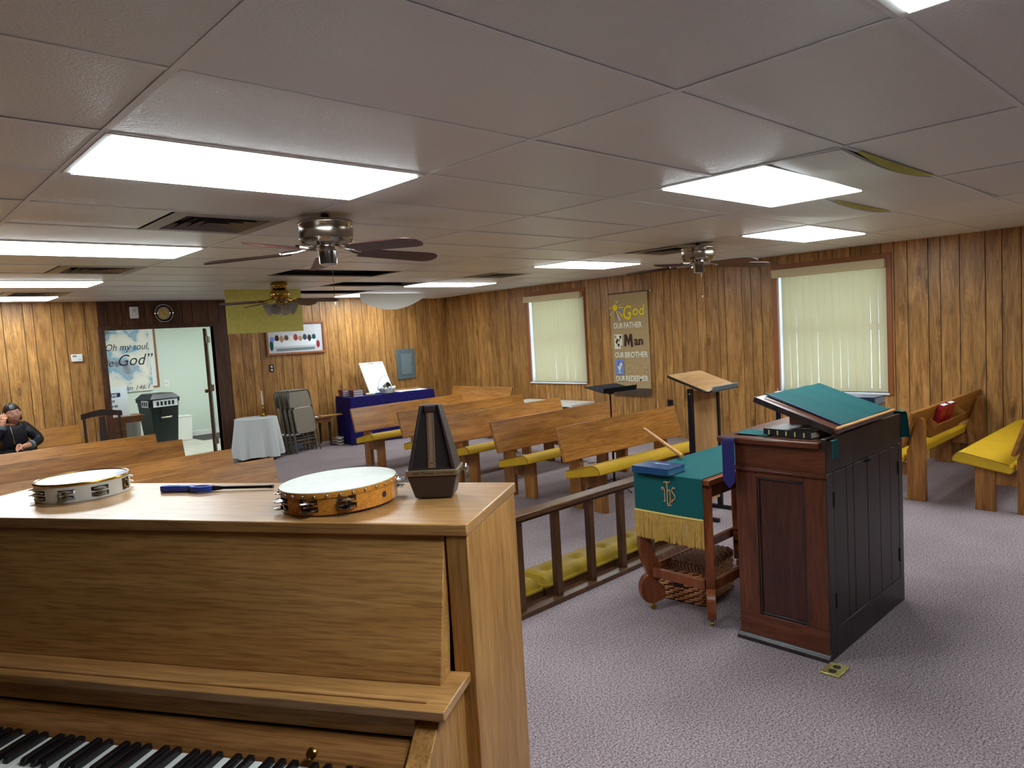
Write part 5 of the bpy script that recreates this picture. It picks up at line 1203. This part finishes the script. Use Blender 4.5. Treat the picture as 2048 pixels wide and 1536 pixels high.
# dark wooden chair by the wall
ch = thing('wooden_chair', 'dark wooden chair with a curved crest rail beside the doorway', 'chair', (1.96, 9.18, 0), math.radians(-4))
B('seat', 'dark_chair_wood', (0, -.38, .40), (.40, .0, .43), ch, .006)
for x in (.0, .365): MB().tube([(x+.018, .0, 0), (x+.018, .01, .42), (x+.014 if x else x+.022, .06, .90)], .015, 8).build('back_post', 'dark_chair_wood', ch, True); B('front_leg', 'dark_chair_wood', (x, -.375, 0), (x+.035, -.34, .40), ch, .004)
MB().sheet(lambda u, v: (-.01+.42*u, .055+.015*math.sin(PI*u), .835+.075*v*(1-.25*abs(2*u-1))+.02*math.sin(PI*u)), 12, 3, (0, 1, 0), .018).build('crest_rail', 'dark_chair_wood', ch, True)
MB().add([(.15, .02, .43), (.25, .02, .43), (.23, .055, .85), (.17, .055, .85), (.15, .034, .43), (.25, .034, .43), (.23, .069, .85), (.17, .069, .85)], [(0, 1, 2, 3), (7, 6, 5, 4), (0, 4, 5, 1), (1, 5, 6, 2), (2, 6, 7, 3), (3, 7, 4, 0)]).build('back_splat', 'dark_chair_wood', ch)

# ================================================================== SEATED WOMAN
def skin_mesh(verts, edges, radii, sub=1):
    me = bpy.data.meshes.new('skeleton'); me.from_pydata(verts, edges, []); o = bpy.data.objects.new('skeleton', me); COL.objects.link(o)
    o.modifiers.new('skin', 'SKIN').use_smooth_shade = True
    for i, r_ in enumerate(radii):
        me.skin_vertices[0].data[i].radius = r_ if isinstance(r_, tuple) else (r_, r_); me.skin_vertices[0].data[i].use_root = i == 0
    if sub: o.modifiers.new('sub', 'SUBSURF').levels = sub
    dg = bpy.context.evaluated_depsgraph_get(); ev = o.evaluated_get(dg).to_mesh()
    vs = [tuple(v.co) for v in ev.vertices]; fs = [tuple(p_.vertices) for p_ in ev.polygons]
    o.evaluated_get(dg).to_mesh_clear(); bpy.data.objects.remove(o); return vs, fs
wm = thing('person', 'woman in black jacket and glasses sitting on the pew by the wall', 'person', (1.385, 9.76, 0))
wo = Vector((1.385, 9.76, 0))
V = {}; order = []; E_ = []; Rr = []
def J(n, p_, r_, link_=None):
    order.append(n); V[n] = len(order)-1; verts_.append(tuple(Vector(p_)-wo)); Rr.append(r_)
    if link_: E_.append((V[link_], V[n]))
verts_ = []
J('pelvis', (1.385, 9.76, .49), (.15, .11)); J('spine', (1.38, 9.72, .62), (.135, .10), 'pelvis'); J('chest', (1.375, 9.67, .75), (.13, .095), 'spine'); J('neck0', (1.372, 9.635, .825), .055, 'chest'); J('neck1', (1.372, 9.62, .88), .048, 'neck0')
for s_, sh_, el, wr, hd_ in ((1, (1.49, 9.675, .805), (1.605, 9.60, .635), (1.475, 9.48, .60), [(1.42, 9.455, .60), (1.395, 9.447, .60)]), (-1, (1.255, 9.685, .81), (1.145, 9.52, .65), (1.262, 9.51, .855), [(1.272, 9.515, .90), (1.276, 9.52, .92)])):
    k = 'LR'[s_ < 0]
    J('sh'+k, sh_, .062, 'chest'); J('el'+k, el, .046, 'sh'+k); J('wr'+k, wr, .030, 'el'+k); J('pa'+k, hd_[0], (.034, .02), 'wr'+k); J('pb'+k, hd_[1], (.036, .018), 'pa'+k)
    p0_ = Vector(hd_[1]); dr_ = (Vector(hd_[1])-Vector(hd_[0])).normalized(); side = Vector((0, .0, 1)) if s_ > 0 else Vector((1, 0, 0)); side = (Vector((0, .55, .8)) if s_ > 0 else Vector((.9, .3, 0))).normalized()
    bend = Vector((0, -.3, -.7)).normalized() if s_ > 0 else Vector((.25, .55, 0)).normalized()
    for q, ln in enumerate((.062, .070, .066, .052)):
        b0 = p0_+side*(.021*(q-1.5)); m0 = b0+dr_*ln*.5+bend*ln*.1; t0 = b0+dr_*ln*.85+bend*ln*.45
        J('f%s%d' % (k, q), b0+dr_*.006, .0095, 'pb'+k); J('g%s%d' % (k, q), m0, .0088, 'f%s%d' % (k, q)); J('h%s%d' % (k, q), t0, .0072, 'g%s%d' % (k, q))
    tb = Vector(hd_[0])-side*.028; J('t'+k, tb, .0105, 'pa'+k); J('u'+k, tb+dr_*.03-side*.016, .009, 't'+k)
for s_ in (1, -1):
    k = 'LR'[s_ < 0]
    J('hip'+k, (1.385+.085*s_, 9.70, .47), .085, 'pelvis'); J('kn'+k, (1.385+.11*s_, 9.36, .455), .062, 'hip'+k); J('an'+k, (1.385+.11*s_, 9.33, .09), .042, 'kn'+k); J('ft'+k, (1.385+.12*s_, 9.20, .045), .035, 'an'+k)
vs_, fs_ = skin_mesh(verts_, E_, Rr, 1)
body = MB().add(vs_, fs_)
HC = Vector((1.372, 9.595, .955))-wo; HM = TR(HC) @ RX(math.radians(8), 4, 'Z') @ RX(math.radians(-9), 4, 'Y') @ RX(math.radians(6), 4, 'X')
def face(u, v):
    th, ph = PI*(1-v), 2*PI*u; d_ = Vector((math.sin(th)*math.sin(ph), -math.sin(th)*math.cos(ph), math.cos(th)))
    x, y, z = d_.x*.077, d_.y*.092, d_.z*.112
    if d_.z < 0: q = (-d_.z)**1.4; x *= 1-.30*q; y *= 1-.12*q if d_.y < 0 else 1-.3*q
    fr_ = max(0, -d_.y)
    g_ = lambda cx, cz, sx, sz: fr_*math.exp(-((x-cx)/sx)**2-((z-cz)/sz)**2)
    y -= .020*g_(0, -.012, .010, .016)+.008*g_(0, .012, .008, .02)+.007*g_(0, -.052, .022, .010)+.006*g_(0, -.085, .02, .014)+.006*(g_(-.036, -.022, .018, .02)+g_(.036, -.022, .018, .02))
    y += .007*(g_(-.030, .018, .016, .010)+g_(.030, .018, .016, .010))
    return HM @ Vector((x, y, z))
body.grid(face, 40, 30)
for s_ in (-1, 1): body.ball(HM @ Vector((s_*.077, .008, .0)), (.008, .018, .030), 10)
body.build('body', 'skin', wm, True)
# face details
for s_ in (-1, 1):
    MB().ball((s_*.030, -.076, .016), (.0125, .006, .0055), 12, HM).build('eye', 'eye_white', wm, True); MB().ball((s_*.030, -.0815, .016), (.0055, .002, .0052), 10, HM).build('iris', 'hair', wm, True)
    MB().tube([HM @ Vector((s_*.012, -.088, .036)), HM @ Vector((s_*.030, -.086, .041)), HM @ Vector((s_*.050, -.072, .036))], .003, 6).build('eyebrow', 'hair', wm, True)
MB().tube([HM @ Vector((.024*math.cos(2*PI*k/16), -.0905+.010*abs(math.cos(2*PI*k/16)), -.050+.0105*math.sin(2*PI*k/16))) for k in range(16)], .0042, 6, closed=True).build('lips', 'lips', wm, True)
MB().ball((0, -.0875, -.047), (.019, .004, .005), 12, HM).build('teeth', 'teeth', wm, True)
gl = MB()
for s_ in (-1, 1):
    gl.tube([HM @ Vector((s_*.033+.026*math.cos(2*PI*k/16), -.098+.010*abs(s_*.033+.026*math.cos(2*PI*k/16))/.06, .014+.017*math.sin(2*PI*k/16))) for k in range(16)], .0022, 6, closed=True)
    gl.tube([HM @ Vector((s_*.058, -.088, .018)), HM @ Vector((s_*.079, -.03, .018)), HM @ Vector((s_*.080, .01, .008))], .002, 6)
gl.tube([HM @ Vector((-.008, -.100, .016)), HM @ Vector((0, -.102, .019)), HM @ Vector((.008, -.100, .016))], .002, 6); gl.build('eyeglasses', 'glasses_frame', wm, True)
# hair pulled back: shell over the skull, open at the face
def hr_(u, v):
    th, ph = PI*(.02+.70*(1-v)), 2*PI*u; d_ = Vector((math.sin(th)*math.sin(ph), -math.sin(th)*math.cos(ph), math.cos(th)))
    f_ = max(0, -d_.y); lim = .62+.25*abs(d_.x)            # hairline height at the front
    k = 1.09+.02*math.sin(9*ph)
    if d_.y < 0 and d_.z < lim*f_+.0: k = .90
    return HM @ Vector((d_.x*.080*k, d_.y*.095*k+.004, d_.z*.114*k+.002))
hb_ = MB().grid(hr_, 48, 24); hb_.ball((0, .095, -.03), (.045, .035, .05), 14, HM); hb_.ball((.072, .03, -.045), (.018, .03, .05), 10, HM); hb_.ball((-.072, .03, -.045), (.016, .03, .045), 10, HM); hb_.build('hair', 'hair', wm, True)
# jacket: torso and sleeves a little larger than the body
jv, je, jr = [], [], []
def K(p_, r_, l_=None): jv.append(tuple(Vector(p_)-wo)); jr.append(r_); je.append((l_, len(jv)-1)) if l_ is not None else None; return len(jv)-1
a_ = K((1.385, 9.75, .47), (.175, .135)); b_ = K((1.38, 9.71, .60), (.165, .13), a_); c_ = K((1.375, 9.675, .73), (.15, .115), b_); n_ = K((1.372, 9.64, .815), (.078, .07), c_)
for sh_, el, wr in (((1.49, 9.68, .79), (1.612, 9.605, .63), (1.495, 9.495, .603)), ((1.255, 9.69, .795), (1.14, 9.525, .648), (1.256, 9.515, .83))):
    q0 = K(sh_, .080, c_); q1 = K(tuple((Vector(sh_)+Vector(el))/2), .070, q0); q2 = K(el, .064, q1); q3 = K(tuple((Vector(el)+Vector(wr))/2), .054, q2); q4 = K(wr, .044, q3)
jm = MB().add(*skin_mesh(jv, je, jr, 1)).build('jacket', 'black_jacket', wm, True)
MB().tube([Vector(p_)-wo for p_ in ((1.335, 9.575, .82), (1.345, 9.555, .74), (1.36, 9.56, .62))], .006, 6).build('zip', 'nickel', jm, True)
for wr, el in (((1.495, 9.495, .603), (1.612, 9.605, .63)), ((1.256, 9.515, .83), (1.14, 9.525, .648))):
    d_ = (Vector(wr)-Vector(el)).normalized(); MB().tube([Vector(wr)-wo-d_*.025, Vector(wr)-wo+d_*.012], .047, 14).build('cuff', 'panel_edge', jm, True)
# trousers and shoes
tv, te, tr2 = [], [], []
def T_(p_, r_, l_=None): tv.append(tuple(Vector(p_)-wo)); tr2.append(r_); te.append((l_, len(tv)-1)) if l_ is not None else None; return len(tv)-1
a_ = T_((1.385, 9.75, .48), (.165, .125))
for s_ in (1, -1):
    q0 = T_((1.385+.09*s_, 9.68, .475), .10, a_); q1 = T_((1.385+.11*s_, 9.36, .46), .075, q0); q2 = T_((1.385+.11*s_, 9.34, .12), .055, q1)
MB().add(*skin_mesh(tv, te, tr2, 1)).build('trousers', 'black_shirt', wm, True)
for s_ in (1, -1): MB().ball(Vector((1.385+.12*s_, 9.27, .05))-wo, (.045, .12, .05), 14).build('shoe', 'black_plastic', wm, True)
